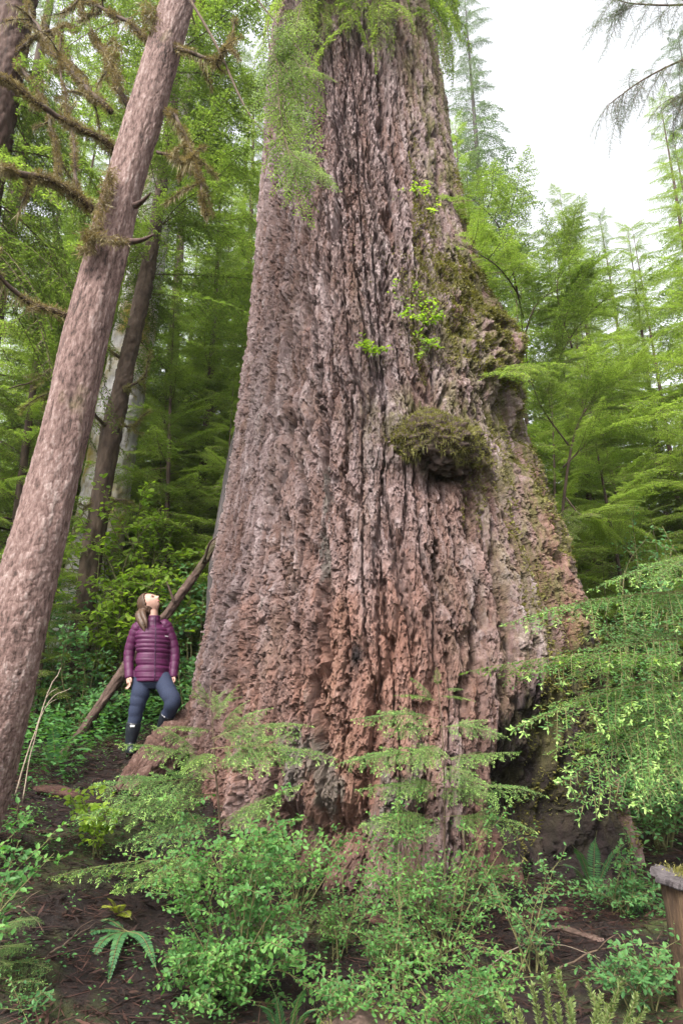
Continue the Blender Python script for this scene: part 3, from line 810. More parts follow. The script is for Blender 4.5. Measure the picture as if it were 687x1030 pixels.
# each background tree: kind, pixel column near its foot, depth, height, label
BG = [
    ('hemlock', 12, 14, 17, 'dense dark hemlock between the pink trunk and the left edge'),
    ('hemlock', 40, 13.5, 15, 'hemlock with sweeping boughs behind the pink trunk and left of the pale trunk'),
    ('hemlock', 185, 13.5, 14, 'mid green hemlock rising between the slim dark trunk and the giant trunk'),
    ('old', 150, 19, 25, 'tall dim hemlock far behind the slim dark trunk'),
    ('far', 215, 22, 24, 'tall pale green hemlock far back beside the giant trunk, left side'),
    ('hemlock', 100, 18, 17, 'layered hemlock half hidden behind the pale mossy trunk'),
    ('young', 215, 10.8, 6.2, 'light green young hemlock with flat sprays above the leaning pole'),
    ('young', 165, 12.2, 5.2, 'low young hemlock spreading above the woman and behind her head'),
    ('young', 45, 9.4, 3.6, 'small young hemlock low between the pink trunk and the slim dark trunk'),
    ('far', 60, 25, 23, 'distant hemlock showing above the pale trunk through the dead branches'),
    ('old', -60, 11, 22, 'dark hemlock at the very edge behind the corner trunk'),
    ('young', 640, 10.0, 6.6, 'yellow green young hemlock at the right of the clearing with open sprays'),
    ('young', 555, 11.5, 7.2, 'light green young hemlock just right of the giant trunk, behind the curving stem'),
    ('hemlock', 620, 15, 12.5, 'bushy hemlock standing under the open white sky, behind the young hemlocks'),
    ('hemlock', 690, 13, 11.5, 'layered hemlock at the right edge below the misty conifer'),
    ('hemlock', 560, 19, 14.5, 'hemlock crown beside the giant trunk, below the gap of white sky'),
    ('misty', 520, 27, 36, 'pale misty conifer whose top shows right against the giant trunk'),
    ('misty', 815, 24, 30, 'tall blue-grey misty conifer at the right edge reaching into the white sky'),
    ('far', 750, 20, 22, 'green hemlock cut by the right edge, in front of the misty conifer'),
    ('far', 640, 26, 17, 'low hazy hemlock farther back below the white sky'),
    ('young', 600, 8.8, 3.3, 'short young hemlock filling the gap between giant trunk and right-hand boughs'),
    ('young', 690, 8.6, 4.0, 'young hemlock at the right edge above the drooping foreground boughs'),
    ('young', 530, 13.5, 6.0, 'half hidden young hemlock hugging the right side of the giant trunk'),
    ('hemlock', 120, 15, 15.5, 'bright hemlock rising above and behind the pale trunk, boughs in thick layers'),
    ('hemlock', 225, 17, 20, 'tall hemlock whose upper boughs show between pink trunk and giant trunk'),
    ('young', 165, 11.2, 8.5, 'light green hemlock just right of the slim dark trunk, boughs in flat layers'),
    ('young', 215, 14, 9.0, 'airy light hemlock between the slim dark trunk and the grey snag'),
    ('hemlock', 5, 10.5, 11, 'hemlock close behind the pink trunk at the left edge, sprays reaching out low'),
    ('hemlock', 655, 18, 15, 'dense green hemlock on the right slope, under the white sky'),
    ('young', 660, 11.8, 8.6, 'light feathery hemlock right of the arching stem, boughs in wide layers'),
    ('young', 590, 14, 9.5, 'yellowish tall young hemlock in the gap right of the giant trunk'),
    ('young', 720, 10.5, 8.0, 'light green hemlock cut off by the right edge, level with the upper moss'),
    ('far', 590, 30, 21, 'hazy hemlock on the far slope in the middle of the right gap'),
    ('far', 480, 24, 24, 'hazy green hemlock half hidden behind the upper right side of the giant trunk'),
    ('light', 515, 12.5, 12.6, 'tall light green hemlock rising close beside the upper right edge of the giant trunk'),
    ('light', 600, 12.8, 12.2, 'broad light green hemlock in the middle of the right gap, reaching up into white sky'),
    ('light', 700, 12.2, 11.2, 'light green hemlock in wide layers near the right edge, below the hanging boughs'),
    ('light', 650, 16.5, 14.5, 'soft light green hemlock a little farther back in the right gap'),
    ('light', 770, 11.0, 11.5, 'light green hemlock mostly beyond the right edge'),
    ('light', 190, 15.5, 13.5, 'light green hemlock lit from above, left of the giant trunk'),
    ('light', 140, 12.6, 8.0, 'fresh green hemlock low behind the slim dark trunk'),
    ('hemlock', 255, 12.2, 13, 'hemlock mostly hidden behind the left side of the giant trunk'),
]
for i, (k, px, Y, h, lab) in enumerate(BG):
    tree(k, lab, col_x(px, Y), Y, h, i * 1.7, 'background forest trees', name='hemlock_tree' if k != 'misty' else 'conifer_tree', wide=1.15 if k == 'young' else 1.0)

def far_forest():
    rng = np.random.default_rng(77)
    b = Spray()
    spots = []
    while len(spots) < 95:
        a = rng.uniform(-0.85, 0.75); d = rng.uniform(26, 75)
        x, y = d * math.sin(a), d * math.cos(a)
        if 0.03 < a < 0.5 and d < 34: continue
        spots.append((x, y))
    z = ground(np.array([s[0] for s in spots]), np.array([s[1] for s in spots]))
    for (x, y), zz in zip(spots, z):
        right = x > 0.02 * y
        h = rng.uniform(7, 13) if right and x < 0.6 * y else rng.uniform(14, 30)
        if right: h *= 0.9
        n = 60
        b.tube([(x, y, zz - 0.3), (x, y, zz + h * 0.55), (x, y, zz + h)], [0.22, 0.12, 0.03], 6, 1)
        for k in range(n):
            f = (k + rng.uniform(0, 1)) / n
            az = k * 2.4
            L = h * 0.21 * max(0.07, (1 - f)) * rng.uniform(0.7, 1.2) + 0.5
            el = rng.uniform(-0.35, 0.1) + 0.4 * f
            b.bough(B_FAR[k % 5], np.array([x, y, zz + h * (0.05 + 0.95 * f)]), np.array([math.cos(az) * math.cos(el), math.sin(az) * math.cos(el), math.sin(el)]), L=L, twigs=False)
    o = b.obj('far_forest', [M['hem_bg'], M['dark_bark']], None, False)
    tag(o, 'far conifer wood on the slope fading behind the nearer trees', 'forest', kind='stuff')
far_forest()

# ------------------------------------------------------------------ textured round trunks near the camera
def scaly_trunk(name, pts, rad, parent, mat, origin, seg=150, dz=0.013, cell=(0.055, 0.075), depth=0.012, low=0.02, seed=3):
    L = np.linalg.norm(np.diff(np.asarray(pts), axis=0), axis=1).sum()
    n = int(L / dz)
    C = curve(pts, n); rr = np.interp(np.linspace(0, 1, n), np.linspace(0, 1, len(rad)), rad)
    t, u, v = frames(C)
    a = np.arange(seg) * 2 * math.pi / seg
    s = np.linspace(0, L, n)
    A, Sg = np.meshgrid(a, s)
    NP = max(6, round(2 * math.pi * np.mean(rad) / cell[0]))
    uu = A / (2 * math.pi) * NP
    # keep the noise closed around the trunk
    cx, cy = np.cos(A) * NP / 6.28, np.sin(A) * NP / 6.28
    asp = cell[0] / cell[1]
    wu = uu + 0.7 * fbm(cx * 0.7, cy * 0.7, Sg * 0.7 / cell[1], seed) + 0.22 * vnoise(cx * 2.5, cy * 2.5, Sg * 2.5 / cell[1], seed + 1)
    e, idv = voronoi(wu, Sg / cell[1] + 0.4 * vnoise(cx, cy, Sg * 6, seed + 3), NP, seed)
    e2, id2 = voronoi(wu * 3, Sg / cell[1] * 2.6, NP * 3, seed + 9)
    fl = terr(fbm(cx * 1.3, cy * 1.3, Sg * 1.0 / cell[1], seed + 21, 4), 6)
    d = depth * (sstep(0.02, 0.22, e) * (0.3 + 0.6 * idv) + 0.35 * sstep(0, 0.3, e2) * id2 + 1.3 * fl) + low * vnoise(cx * 0.35, cy * 0.35, Sg * 1.2, seed + 5)
    rad2 = rr[:, None] + d
    V = C[:, None] + rad2[..., None] * (np.cos(A)[..., None] * u[:, None] + np.sin(A)[..., None] * v[:, None])
    i = np.arange(n - 1)[:, None] * seg; j = np.arange(seg)[None]; k = (j + 1) % seg
    Q = np.stack([i + j, i + k, i + seg + k, i + seg + j], -1).reshape(-1, 4)
    b = MB(); b.add(V.reshape(-1, 3) - np.asarray(origin), Q)
    o = b.obj(name, [mat], parent, True, {'plate': np.clip(0.5 + 0.9 * (idv - 0.5) + 0.7 * (id2 - 0.5) + 0.8 * fl, 0, 1)})
    return o, C, rr

def mossy_limb(parent, name, pts, r0, r1, origin, rng, moss=1.0, hang=1.0, twigs=6, barkm=None, seg=8, mossmat=None, leafy=None):
    """a limb, its small dead twigs and the moss that wraps it and hangs from it"""
    C = curve(pts, 26)
    L = np.linalg.norm(np.diff(C, axis=0), axis=1).sum()
    C = C + np.c_[fbm(np.linspace(0, L * 3, 26), np.full(26, r0 * 99), seed=4), fbm(np.linspace(0, L * 3, 26), np.full(26, 3.0), seed=7), fbm(np.linspace(0, L * 3, 26), np.full(26, 9.0), seed=8)] * 0.06
    b = MB(); b.tube(C - origin, np.linspace(r0, r1, 26), seg)
    segs = [(C, r0)]
    for i in range(twigs):
        k = rng.integers(5, 24); p = C[k]
        t = unit(C[k + 1] - C[k]) if k < 25 else unit(C[k] - C[k - 1])
        d = unit(t * 0.5 + rng.normal(0, 0.6, 3) + np.array([0, 0, -0.35]))
        l = rng.uniform(0.15, 0.5) * min(1.2, L / 1.5)
        c = curve([p, p + d * l * 0.5 + rng.normal(0, 0.03, 3), p + d * l + np.array([0, 0, -0.12 * l])], 7)
        b.tube(c - origin, np.linspace(r1 * 1.1, 0.002, 7), 6); segs.append((c, r1))
    o = b.obj(name, [barkm or M['twig']], parent)
    ms = MB()
    for c, r in segs:
        l = np.linalg.norm(np.diff(c, axis=0), axis=1).sum()
        n = int(l * 3600 * moss * (1 if r == r0 else 0.45))
        if n < 2: continue
        f = rng.random(n); P = np.stack([np.interp(f, np.linspace(0, 1, len(c)), c[:, k]) for k in range(3)], -1)
        dens = vnoise(f * l * 5, np.full(n, r * 77), seed=2) > -0.45
        P = P[dens]; n = len(P)
        N = unit(rng.normal(0, 1, (n, 3)))
        rr = np.interp(f[dens], [0, 1], [r, r * 0.5])
        P = P + N * rr[:, None] * rng.uniform(0.8, 1.9, (n, 1))
        ms.add(*moss_blades(P - origin, N, rng, (0.014, 0.05), 0.16, 0, 0.6, 0.25))
        nh = int(l * 330 * hang)
        if nh:
            f = rng.random(nh); P = np.stack([np.interp(f, np.linspace(0, 1, len(c)), c[:, k]) for k in range(3)], -1)
            cl = np.clip(0.5 + 0.9 * vnoise(f * l * 4, np.full(nh, 3 + r * 50), seed=3), 0.05, 1.4)
            ms.add(*blades(P - origin - [0, 0, r * 0.5], np.c_[rng.normal(0, 0.16, (nh, 2)), -np.ones(nh)], rng.normal(0, 1, (nh, 3)), rng.uniform(0.04, 0.2, nh) * cl, 0.0055))
    if ms.n:
        ms.obj('moss', [mossmat or M['drymoss']], o, False)
    return o

# the pink leaning trunk at the left
LT = [(-75, 985, 4.95), (-27, 800, 4.97), (20, 620, 5.0), (66, 430, 5.05), (120, 210, 5.1), (171, 30, 5.15), (210, -110, 5.2)]
lpts = [at(*p) for p in LT]
g_ = gz(lpts[0][0], lpts[0][1])
lt = thing('leaning_conifer', 'pinkish scaly conifer trunk leaning right, with mossy dead branches, nearest the left edge', 'tree', (lpts[0][0], lpts[0][1], g_))
LO = np.array(lt.location)
ext = [p for p in lpts]
up_dir = unit(ext[-1] - ext[-2])
ext.append(ext[-1] + up_dir * 3.0); ext.append(ext[-1] + up_dir * 4)
scaly_trunk('trunk', ext, [0.245, 0.222, 0.205, 0.182, 0.168, 0.155, 0.14, 0.11, 0.07], lt, M['pink_bark'], LO, seg=190, dz=0.0105, cell=(0.028, 0.1), depth=0.0055, low=0.016)
rl = np.random.default_rng(5)
LIMBS = [  # pixel path with depths, radii, moss, hang
    ([(118, 150, 5.1), (70, 125, 4.9), (0, 82, 4.6), (-40, 70, 4.5)], 0.035, 0.018, 1.4, 1.3),
    ([(95, 208, 5.1), (50, 185, 4.9), (0, 172, 4.6), (-40, 176, 4.5)], 0.04, 0.022, 1.8, 1.6),
    ([(65, 315, 5.0), (30, 305, 4.9), (0, 278, 4.7), (-25, 262, 4.6)], 0.026, 0.012, 0.9, 0.8),
    ([(150, 40, 5.2), (120, 18, 5.3), (85, 2, 5.4), (60, -15, 5.4)], 0.024, 0.01, 1.0, 0.6),
    ([(128, 105, 5.2), (105, 55, 5.5), (85, 15, 5.8), (70, -20, 6)], 0.03, 0.012, 0.7, 0.5),
    ([(170, 45, 5.1), (205, 60, 5.0), (225, 55, 4.9), (240, 20, 4.9)], 0.024, 0.008, 0.7, 0.6),
    ([(165, 110, 5.1), (185, 130, 5.0), (200, 180, 4.9), (210, 215, 4.9)], 0.02, 0.007, 0.8, 1.2),
    ([(158, 150, 5.1), (185, 165, 5.0), (195, 160, 4.9)], 0.016, 0.006, 0.9, 1.0),
    ([(110, 110, 5.3), (60, 60, 5.5), (30, 10, 5.8), (20, -30, 6)], 0.03, 0.012, 0.7, 0.4),
    ([(80, 205, 5.2), (75, 150, 5.3), (65, 90, 5.4), (60, 30, 5.5)], 0.018, 0.01, 0.4, 0.2),
]
for pth, r0, r1, mo, ha in LIMBS:
    mossy_limb(lt, 'branch', [at(*p) for p in pth], r0, r1, LO, rl, mo, ha, twigs=5, barkm=M['dark_bark'])
# short broken stubs
for a_, b_ in (((136, 207, 5.0), (152, 194, 4.85)), ((132, 243, 5.0), (155, 236, 4.85))):
    c = curve([at(*a_), (at(*a_) + at(*b_)) / 2 - [0, 0, 0.02], at(*b_)], 8)
    b = MB(); b.tube(c - LO, np.linspace(0.03, 0.008, 8), 8); b.obj('broken_stub', [M['red_bark']], lt)
# tufts of dry moss caught on the trunk
def trunk_tuft(parent, origin, path, n, spread, rng, mat='drymoss', Ls=(0.03, 0.1)):
    C = curve([at(*p) for p in path], 30)
    f = rng.random(n)
    P = np.stack([np.interp(f, np.linspace(0, 1, 30), C[:, k]) for k in range(3)], -1) + rng.normal(0, spread, (n, 3)) * [1, 0.6, 1]
    b = MB(); b.add(*blades(P - origin, np.c_[rng.normal(0, 0.6, (n, 2)), rng.normal(-0.6, 0.6, n)], rng.normal(0, 1, (n, 3)), rng.uniform(*Ls, n), 0.008))
    b.obj('moss', [M[mat]], parent, False)
trunk_tuft(lt, LO, [(112, 170, 4.86), (106, 200, 4.84), (95, 232, 4.82), (84, 255, 4.8)], 1500, 0.028, rl)
trunk_tuft(lt, LO, [(84, 236, 4.82), (105, 240, 4.8), (128, 243, 4.84)], 500, 0.02, rl)
trunk_tuft(lt, LO, [(150, 5, 5.0), (152, 30, 5.0)], 700, 0.05, rl)
trunk_tuft(lt, LO, [(118, 40, 5.1), (114, 60, 5.1), (118, 85, 5.1)], 700, 0.035, rl)
# green living bough hanging in front of the giant trunk
def hang_bough():
    rng = np.random.default_rng(15)
    b = Spray()
    lim = curve([at(170, -35, 5.1), at(215, 40, 5.0), at(248, 110, 4.9), at(282, 152, 4.85)], 20)
    b.tube(lim - LO, np.linspace(0.018, 0.005, 20), 6, 1)
    lim2 = curve([at(185, -60, 5.1), at(240, -20, 4.95), at(280, 25, 4.85)], 14)
    b.tube(lim2 - LO, np.linspace(0.018, 0.006, 14), 6, 1)
    ends = [(at(300, 60, 4.75), at(305, 5, 4.85)), (at(322, 75, 4.75), at(285, 25, 4.85)), (at(312, 118, 4.7), at(275, 45, 4.85)), (at(298, 165, 4.7), at(280, 75, 4.8)),
            (at(316, 205, 4.7), at(280, 130, 4.8)), (at(328, 180, 4.7), at(282, 148, 4.8)), (at(286, 90, 4.75), at(270, 20, 4.85)), (at(296, 130, 4.72), at(276, 100, 4.85)), (at(325, 100, 4.75), at(295, 55, 4.8))]
    for e, s in ends:
        d = e - s
        b.bough(B_HANG[rng.integers(4)], s - LO, d, (rng.normal(0, 0.3), -1, 0.6), np.linalg.norm(d) * 1.12)
        b.bough(B_HANG[rng.integers(4)], s - LO + (e - s) * 0.25, d + rng.normal(0, 0.25, 3) * np.linalg.norm(d), (rng.normal(0, 0.5), -1, 0.6), np.linalg.norm(d) * 0.75)
    b.obj('green_bough', [M['hem_hang'], M['twig'], M['hem_hang']], lt, False)
    # drooping dark boughs high on the tree, over the upper left corner
    c = Spray()
    for k in range(16):
        px = rng.uniform(-60, 240); py = rng.uniform(-150, 40)
        Y = rng.uniform(5.6, 8.0)
        s = at(px, py, Y)
        az = rng.uniform(0, 6.28)
        c.bough(B_DROOP[k % 4], s - LO, np.array([math.cos(az), math.sin(az), rng.uniform(-0.5, 0.0)]), L=rng.uniform(1.0, 2.0))
    c.obj('crown', [M['hem_dark'], M['twig']], lt, False)
hang_bough()

# the corner trunk, upper left
cb = [at(10, 40, 7.2)[0], 7.2]
ct = thing('corner_conifer', 'dark red-brown conifer trunk filling the upper left corner', 'tree', (cb[0] - 0.05, 7.2, gz(cb[0], 7.2) - 0.1))
CO = np.array(ct.location)
scaly_trunk('trunk', [CO, CO + [0.02, 0, 4], CO + [0.05, 0, 9], CO + [0.05, 0, 16]], [0.36, 0.3, 0.27, 0.16], ct, M['red_bark'], CO, seg=90, dz=0.03, cell=(0.08, 0.14), depth=0.02)
rc = np.random.default_rng(8)
for pth in ([(20, 20, 7.1), (60, 45, 6.6), (85, 90, 6.3), (100, 100, 6.2)], [(15, 60, 7.1), (45, 105, 6.7), (60, 175, 6.5), (95, 95, 6.3)][:3], [(20, 50, 7.0), (55, 30, 6.6), (80, 30, 6.4)]):
    mossy_limb(ct, 'branch', [at(*p) for p in pth], 0.035, 0.012, CO, rc, 0.8, 0.6, twigs=5, barkm=M['dark_bark'])
cs = Spray()
for k in range(26):
    zz = rc.uniform(6, 13); az = rc.uniform(-1.3, 1.9)
    cs.bough(B_DROOP[k % 4], np.array([0, 0, zz]), np.array([math.cos(az), math.sin(az), rc.uniform(-0.45, 0)]), L=rc.uniform(1.6, 3.0))
cs.obj('crown', [M['hem_dark'], M['twig']], ct, False)

# the slim dark leaning trunk
dp = [(70, 690, 10), (84, 620, 10), (112, 440, 10), (136, 330, 10), (155, 240, 10), (168, 150, 10), (178, 60, 10), (184, -40, 10), (190, -160, 10)]
dpts = [at(*p) for p in dp]
dpts[0][2] = min(dpts[0][2], gz(dpts[0][0], dpts[0][1]) - 0.05)
dt = thing('slim_conifer', 'slim dark bare-stemmed conifer leaning behind the pink trunk, with dark flat boughs above', 'tree', dpts[0])
DO = np.array(dt.location)
scaly_trunk('trunk', dpts, [0.165, 0.15, 0.14, 0.125, 0.115, 0.1, 0.085, 0.07, 0.05], dt, M['dark_bark'], DO, seg=60, dz=0.03, cell=(0.07, 0.16), depth=0.018)
rd = np.random.default_rng(12)
for pth in ([(112, 435, 10), (90, 410, 9.6), (60, 395, 9.4), (20, 410, 9.2)], [(128, 365, 10), (100, 350, 9.8), (50, 375, 9.5), (10, 392, 9.3)], [(122, 395, 10), (140, 385, 9.7), (152, 360, 9.6)],
            [(105, 520, 10), (118, 505, 9.8), (132, 505, 9.7)], [(118, 420, 10), (130, 430, 9.7), (150, 415, 9.5)], [(102, 500, 10), (80, 520, 9.8)]):
    mossy_limb(dt, 'branch', [at(*p) for p in pth], 0.03, 0.008, DO, rd, 0.5, 0.3, twigs=7, barkm=M['dark_bark'], mossmat=M['moss'])
dc = Spray()
for k in range(46):
    f = rd.uniform(0, 1) ** 1.2
    py = 345 - f * 420
    p = at(np.interp(py, [-160, -40, 60, 150, 240, 330, 440][:7], [190, 184, 178, 168, 155, 136, 112]), py, 10)
    az = k * 2.4 + rd.uniform(-0.4, 0.4)
    dc.bough(B_MID[k % 6], p - DO, np.array([math.cos(az), math.sin(az), rd.uniform(-0.25, 0.25)]), L=rd.uniform(1.4, 2.7))
dc.obj('crown', [M['hem_dark'], M['twig']], dt, False)

# the pale mossy trunk behind
pb = at(86, 610, 11.6)
pt = thing('pale_conifer', 'thick pale whitish trunk with yellow moss, standing behind the slim dark trunk', 'tree', (pb[0] - 0.25, 11.6, gz(pb[0], 11.6) - 0.2))
PO = np.array(pt.location)
p1_ = at(119, 425, 11.6)
scaly_trunk('trunk', [PO, pb, p1_, p1_ + (p1_ - pb) * 1.5, p1_ + (p1_ - pb) * 4.5], [0.5, 0.45, 0.4, 0.33, 0.15], pt, M['pale_bark'], PO, seg=110, dz=0.025, cell=(0.11, 0.26), depth=0.018)
rp = np.random.default_rng(4)
ps = Spray()
for k in range(60):
    zz = rp.uniform(6.9, 20); az = k * 2.4
    ps.bough(B_MID[k % 6], np.array([0.25 + (pb[0] - PO[0]) + (p1_ - pb)[0] / (p1_ - pb)[2] * (zz + PO[2] - pb[2]) - 0.25, 0, zz]), np.array([math.cos(az), math.sin(az), rp.uniform(-0.4, 0.1)]), L=rp.uniform(1.3, 3.0))
ps.obj('crown', [M['hem_bg'], M['twig']], pt, False)

# grey dead trunk tight behind the giant's left flank
sp_ = [at(*p) for p in [(212, 640, 9.0), (219, 560, 9.0), (230, 490, 9.0), (243, 420, 9.0), (252, 380, 9.1)]]
sp_.insert(0, np.array([sp_[0][0] - 0.05, 9.0, gz(sp_[0][0], 9.0) - 0.1]))
sn = thing('dead_snag', 'slim grey dead trunk tight against the left side of the giant trunk', 'snag', sp_[0])
scaly_trunk('trunk', sp_, [0.1, 0.09, 0.085, 0.08, 0.07, 0.02], sn, M['grey_bark'], np.array(sn.location), seg=40, dz=0.04, cell=(0.07, 0.3), depth=0.012)

# leaning pole / fallen log from the ground to the giant
fp = [at(*p) for p in [(28, 802, 7.9), (62, 762, 7.95), (108, 700, 8.0), (135, 660, 8.1), (176, 607, 8.3), (205, 566, 8.5), (222, 538, 8.6)]]
fl_ = thing('leaning_log', 'thin fallen log propped diagonally against the giant trunk behind the woman', 'log', fp[0])
scaly_trunk('trunk', fp, [0.068, 0.056, 0.052, 0.05, 0.045, 0.04, 0.03], fl_, M['log'], np.array(fl_.location), seg=44, dz=0.02, cell=(0.05, 0.16), depth=0.014, low=0.02)
rf = np.random.default_rng(6)
for pth in ([(205, 566, 8.45), (212, 545, 8.3), (224, 540, 8.25)], [(176, 607, 8.25), (168, 585, 8.2)], [(150, 640, 8.1), (140, 622, 8.0)]):
    b = MB(); b.tube(curve([at(*p) for p in pth], 8) - np.array(fl_.location), np.linspace(0.022, 0.006, 8), 6)
    b.obj('broken_stub', [M['log']], fl_)

# ------------------------------------------------------------------ giant's own high boughs
def giant_boughs():
    rng = np.random.default_rng(31)
    for (px, py, n) in ((300, 10, 9), (335, 25, 10), (372, 5, 9), (415, 10, 9), (435, 0, 7)):
        b = Spray()
        for k in range(n):
            th, p = giant_hit(min(436, max(280, px + rng.uniform(-22, 22))), py - rng.uniform(0, 75))
            n_ = np.array([math.sin(th), -math.cos(th), 0])
            az = rng.normal(0, 0.8)
            d = np.array([n_[0] * math.cos(az) - n_[1] * math.sin(az), n_[0] * math.sin(az) + n_[1] * math.cos(az), -0.95])
            b.bough(B_DROOP[k % 4], p - G0 - n_ * 0.1, d, L=rng.uniform(0.9, 1.7))
        b.obj('bough', [M['hem_bg'], M['twig']], giant, False)
    cr = Spray()
    for k in range(40):
        z = rng.uniform(16, 25.5); az = k * 2.4
        cr.bough(B_DROOP[k % 4], np.array([0, 0, z]), np.array([math.cos(az), math.sin(az), -0.25]), L=rng.uniform(2.5, 4))
    cr.obj('crown', [M['hem_dark'], M['twig']], giant, False)
giant_boughs()

# tree outside the right edge whose boughs hang into the upper right corner
rt_ = thing('overhanging_conifer', 'conifer beyond the right edge whose grey-green boughs hang into the white sky', 'tree', (4.55, 6.0, gz(4.55, 6.0) - 0.1))
RO = np.array(rt_.location)
scaly_trunk('trunk', [RO, RO + [0, 0, 6], RO + [0.05, 0, 14]], [0.26, 0.2, 0.1], rt_, M['dark_bark'], RO, seg=50, dz=0.05, cell=(0.08, 0.15), depth=0.015)
rr_ = np.random.default_rng(9)
for pth in ([(760, -20, 6.0), (700, 3, 6.2), (640, 4, 6.3), (615, -2, 6.3)], [(760, 40, 6.0), (700, 55, 6.2), (650, 78, 6.3), (612, 105, 6.3)], [(770, 110, 6.0), (710, 95, 6.1), (675, 100, 6.2)]):
    c = curve([at(*p) for p in pth], 20)
    s = Spray(); s.tube(c - RO, np.linspace(0.02, 0.004, 20), 6, 1)
    for k in range(3, 20):
        for sd in (-1, 1):
            d = unit(c[min(k + 1, 19)] - c[k - 1]) * rr_.uniform(0.2, 0.9) + np.array([0, sd * 0.5, -0.55]) + rr_.normal(0, 0.3, 3)
            s.bough(B_THIN[(k + sd) % 4], c[k] - RO, d, L=rr_.uniform(0.3, 0.75)); s.bough(B_THIN[(k + sd + 1) % 4], c[k] - RO, d + rr_.normal(0, 0.4, 3), L=rr_.uniform(0.2, 0.5))
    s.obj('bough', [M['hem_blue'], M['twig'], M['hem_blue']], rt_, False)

# curving bare-stemmed young tree right of the giant
ys = [at(*p) for p in [(560, 640, 8.9), (566, 510, 8.8), (580, 430, 8.6), (605, 395, 8.4), (640, 372, 8.2)]]
ys.insert(0, np.array([ys[0][0], 8.9, gz(ys[0][0], 8.9) - 0.05]))
yt = thing('arching_sapling', 'thin dark stem curving up to the right of the giant trunk, airy yellow-green sprays', 'tree', ys[0])
YO = np.array(yt.location)
b = MB(); C = curve(ys, 40); b.tube(C - YO, np.linspace(0.03, 0.008, 40), 8)
arms = [[(566, 470, 8.75), (600, 440, 8.5), (660, 420, 8.3)], [(573, 450, 8.7), (540, 400, 8.6), (525, 330, 8.5), (524, 262, 8.4)], [(526, 340, 8.5), (545, 300, 8.3), (600, 280, 8.1)], [(524, 300, 8.45), (500, 268, 7.5), (462, 245, 6.9)], [(526, 320, 8.45), (505, 235, 7.6), (470, 195, 7.1)],
        [(545, 405, 8.6), (570, 345, 8.4), (610, 300, 8.1), (650, 290, 8)], [(568, 500, 8.8), (590, 520, 8.5), (630, 500, 8.3)], [(535, 385, 8.6), (512, 372, 7.5), (480, 378, 6.7)], [(575, 350, 8.4), (560, 290, 8.3), (575, 240, 8.2)]]
for a_ in arms:
    c = curve([at(*p) for p in a_], 18); b.tube(c - YO, np.linspace(0.014, 0.003, 18), 6)
b.obj('trunk', [M['dark_bark']], yt)
s = Spray(); ry = np.random.default_rng(14)
for c in [curve([at(*p) for p in a_], 18) for a_ in arms] + [C[20:]]:
    for k in range(3, len(c) - 1, 2):
        for sd in (-1, 1):
            t = unit(c[k + 1] - c[k])
            lat = unit(np.cross([0, 0, 1.0], t)) * sd
            s.bough(B_MID[ry.integers(6)], c[k] - YO, t * 0.7 + lat * 0.8 + np.array([0, 0, ry.uniform(-0.25, 0.15)]), L=ry.uniform(0.45, 1.15))
s.obj('crown', [M['hem_light'], M['twig']], yt, False)

# ------------------------------------------------------------------ leafy shrubs
def shrub(name, label, base, tips, mat, rng, leaf=(0.024, 0.014), sub=7, subl=0.2, lsp=0.016, stem_r=0.005, cat='shrub', group=None, stemm=None, leaf_up=0.8, bend=0.12, twig2=4):
    """fine stems from the base to the given tips, side twigs, leaves in two ranks"""
    base = np.asarray(base, float)
    root = thing(name, label, cat, base, group)
    b = MB(); q0 = []; q1 = []
    for tp in tips:
        tp = np.asarray(tp, float); L = np.linalg.norm(tp - base)
        b0 = base + np.r_[rng.normal(0, 0.04, 2), -0.03]
        midp = (b0 + tp) / 2 + rng.normal(0, bend * L * 0.5, 3) + np.array([0, 0, bend * L])
        c = curve([b0, midp, tp], 16)
        b.tube(c - base, np.linspace(stem_r, stem_r * 0.3, 16), 6)
        q0.append(c[9:-1]); q1.append(c[10:])
        for k in range(sub):
            j = rng.integers(4, 15); t = unit(c[j + 1 if j < 15 else j] - c[j - 1])
            d = unit(t * 0.6 + rng.normal(0, 0.7, 3) * [1, 1, 0.35])
            l = subl * rng.uniform(0.5, 1.2)
            cc = curve([c[j], c[j] + d * l * 0.55 + rng.normal(0, 0.012, 3), c[j] + d * l + np.array([0, 0, -0.08 * l])], 7)
            b.tube(cc - base, np.linspace(stem_r * 0.4, stem_r * 0.18, 7), 6)
            q0.append(cc[1:-1]); q1.append(cc[2:])
            for _ in range(twig2):
                jj = rng.integers(1, 6); dd = unit(d * 0.6 + rng.normal(0, 0.7, 3) * [1, 1, 0.3]); ll = l * rng.uniform(0.25, 0.55)
                q0.append(cc[jj][None]); q1.append((cc[jj] + dd * ll)[None])
    q0 = np.concatenate(q0); q1 = np.concatenate(q1)
    b.add(*(lambda VQ: (VQ[0] - base, VQ[1]))(prisms(q0, q1, stem_r * 0.2, stem_r * 0.15)))
    b.obj('stems', [stemm or M['greentwig']], root)
    p, own, f = along(q0, q1, lsp, rng)
    t = unit(q1 - q0)[own]
    sd = np.where(np.arange(len(p)) % 2 == 0, 1.0, -1.0)
    up = unit(np.array([0, -0.35, leaf_up]) + rng.normal(0, 0.35, (len(p), 3)))
    lat = unit(np.cross(up, t)) * sd[:, None]
    d = t * rng.uniform(0.2, 0.6, (len(p), 1)) + lat + rng.normal(0, 0.15, (len(p), 3)) + np.array([0, 0, -0.12])
    sz = 0.4 + 0.95 * rng.random(len(p)) ** 0.8
    lv = MB(); lv.add(*oval_leaves(p - base, d, up, leaf[0] * sz, leaf[1] * sz))
    lv.obj('leaves', [mat], root, False)
    return root

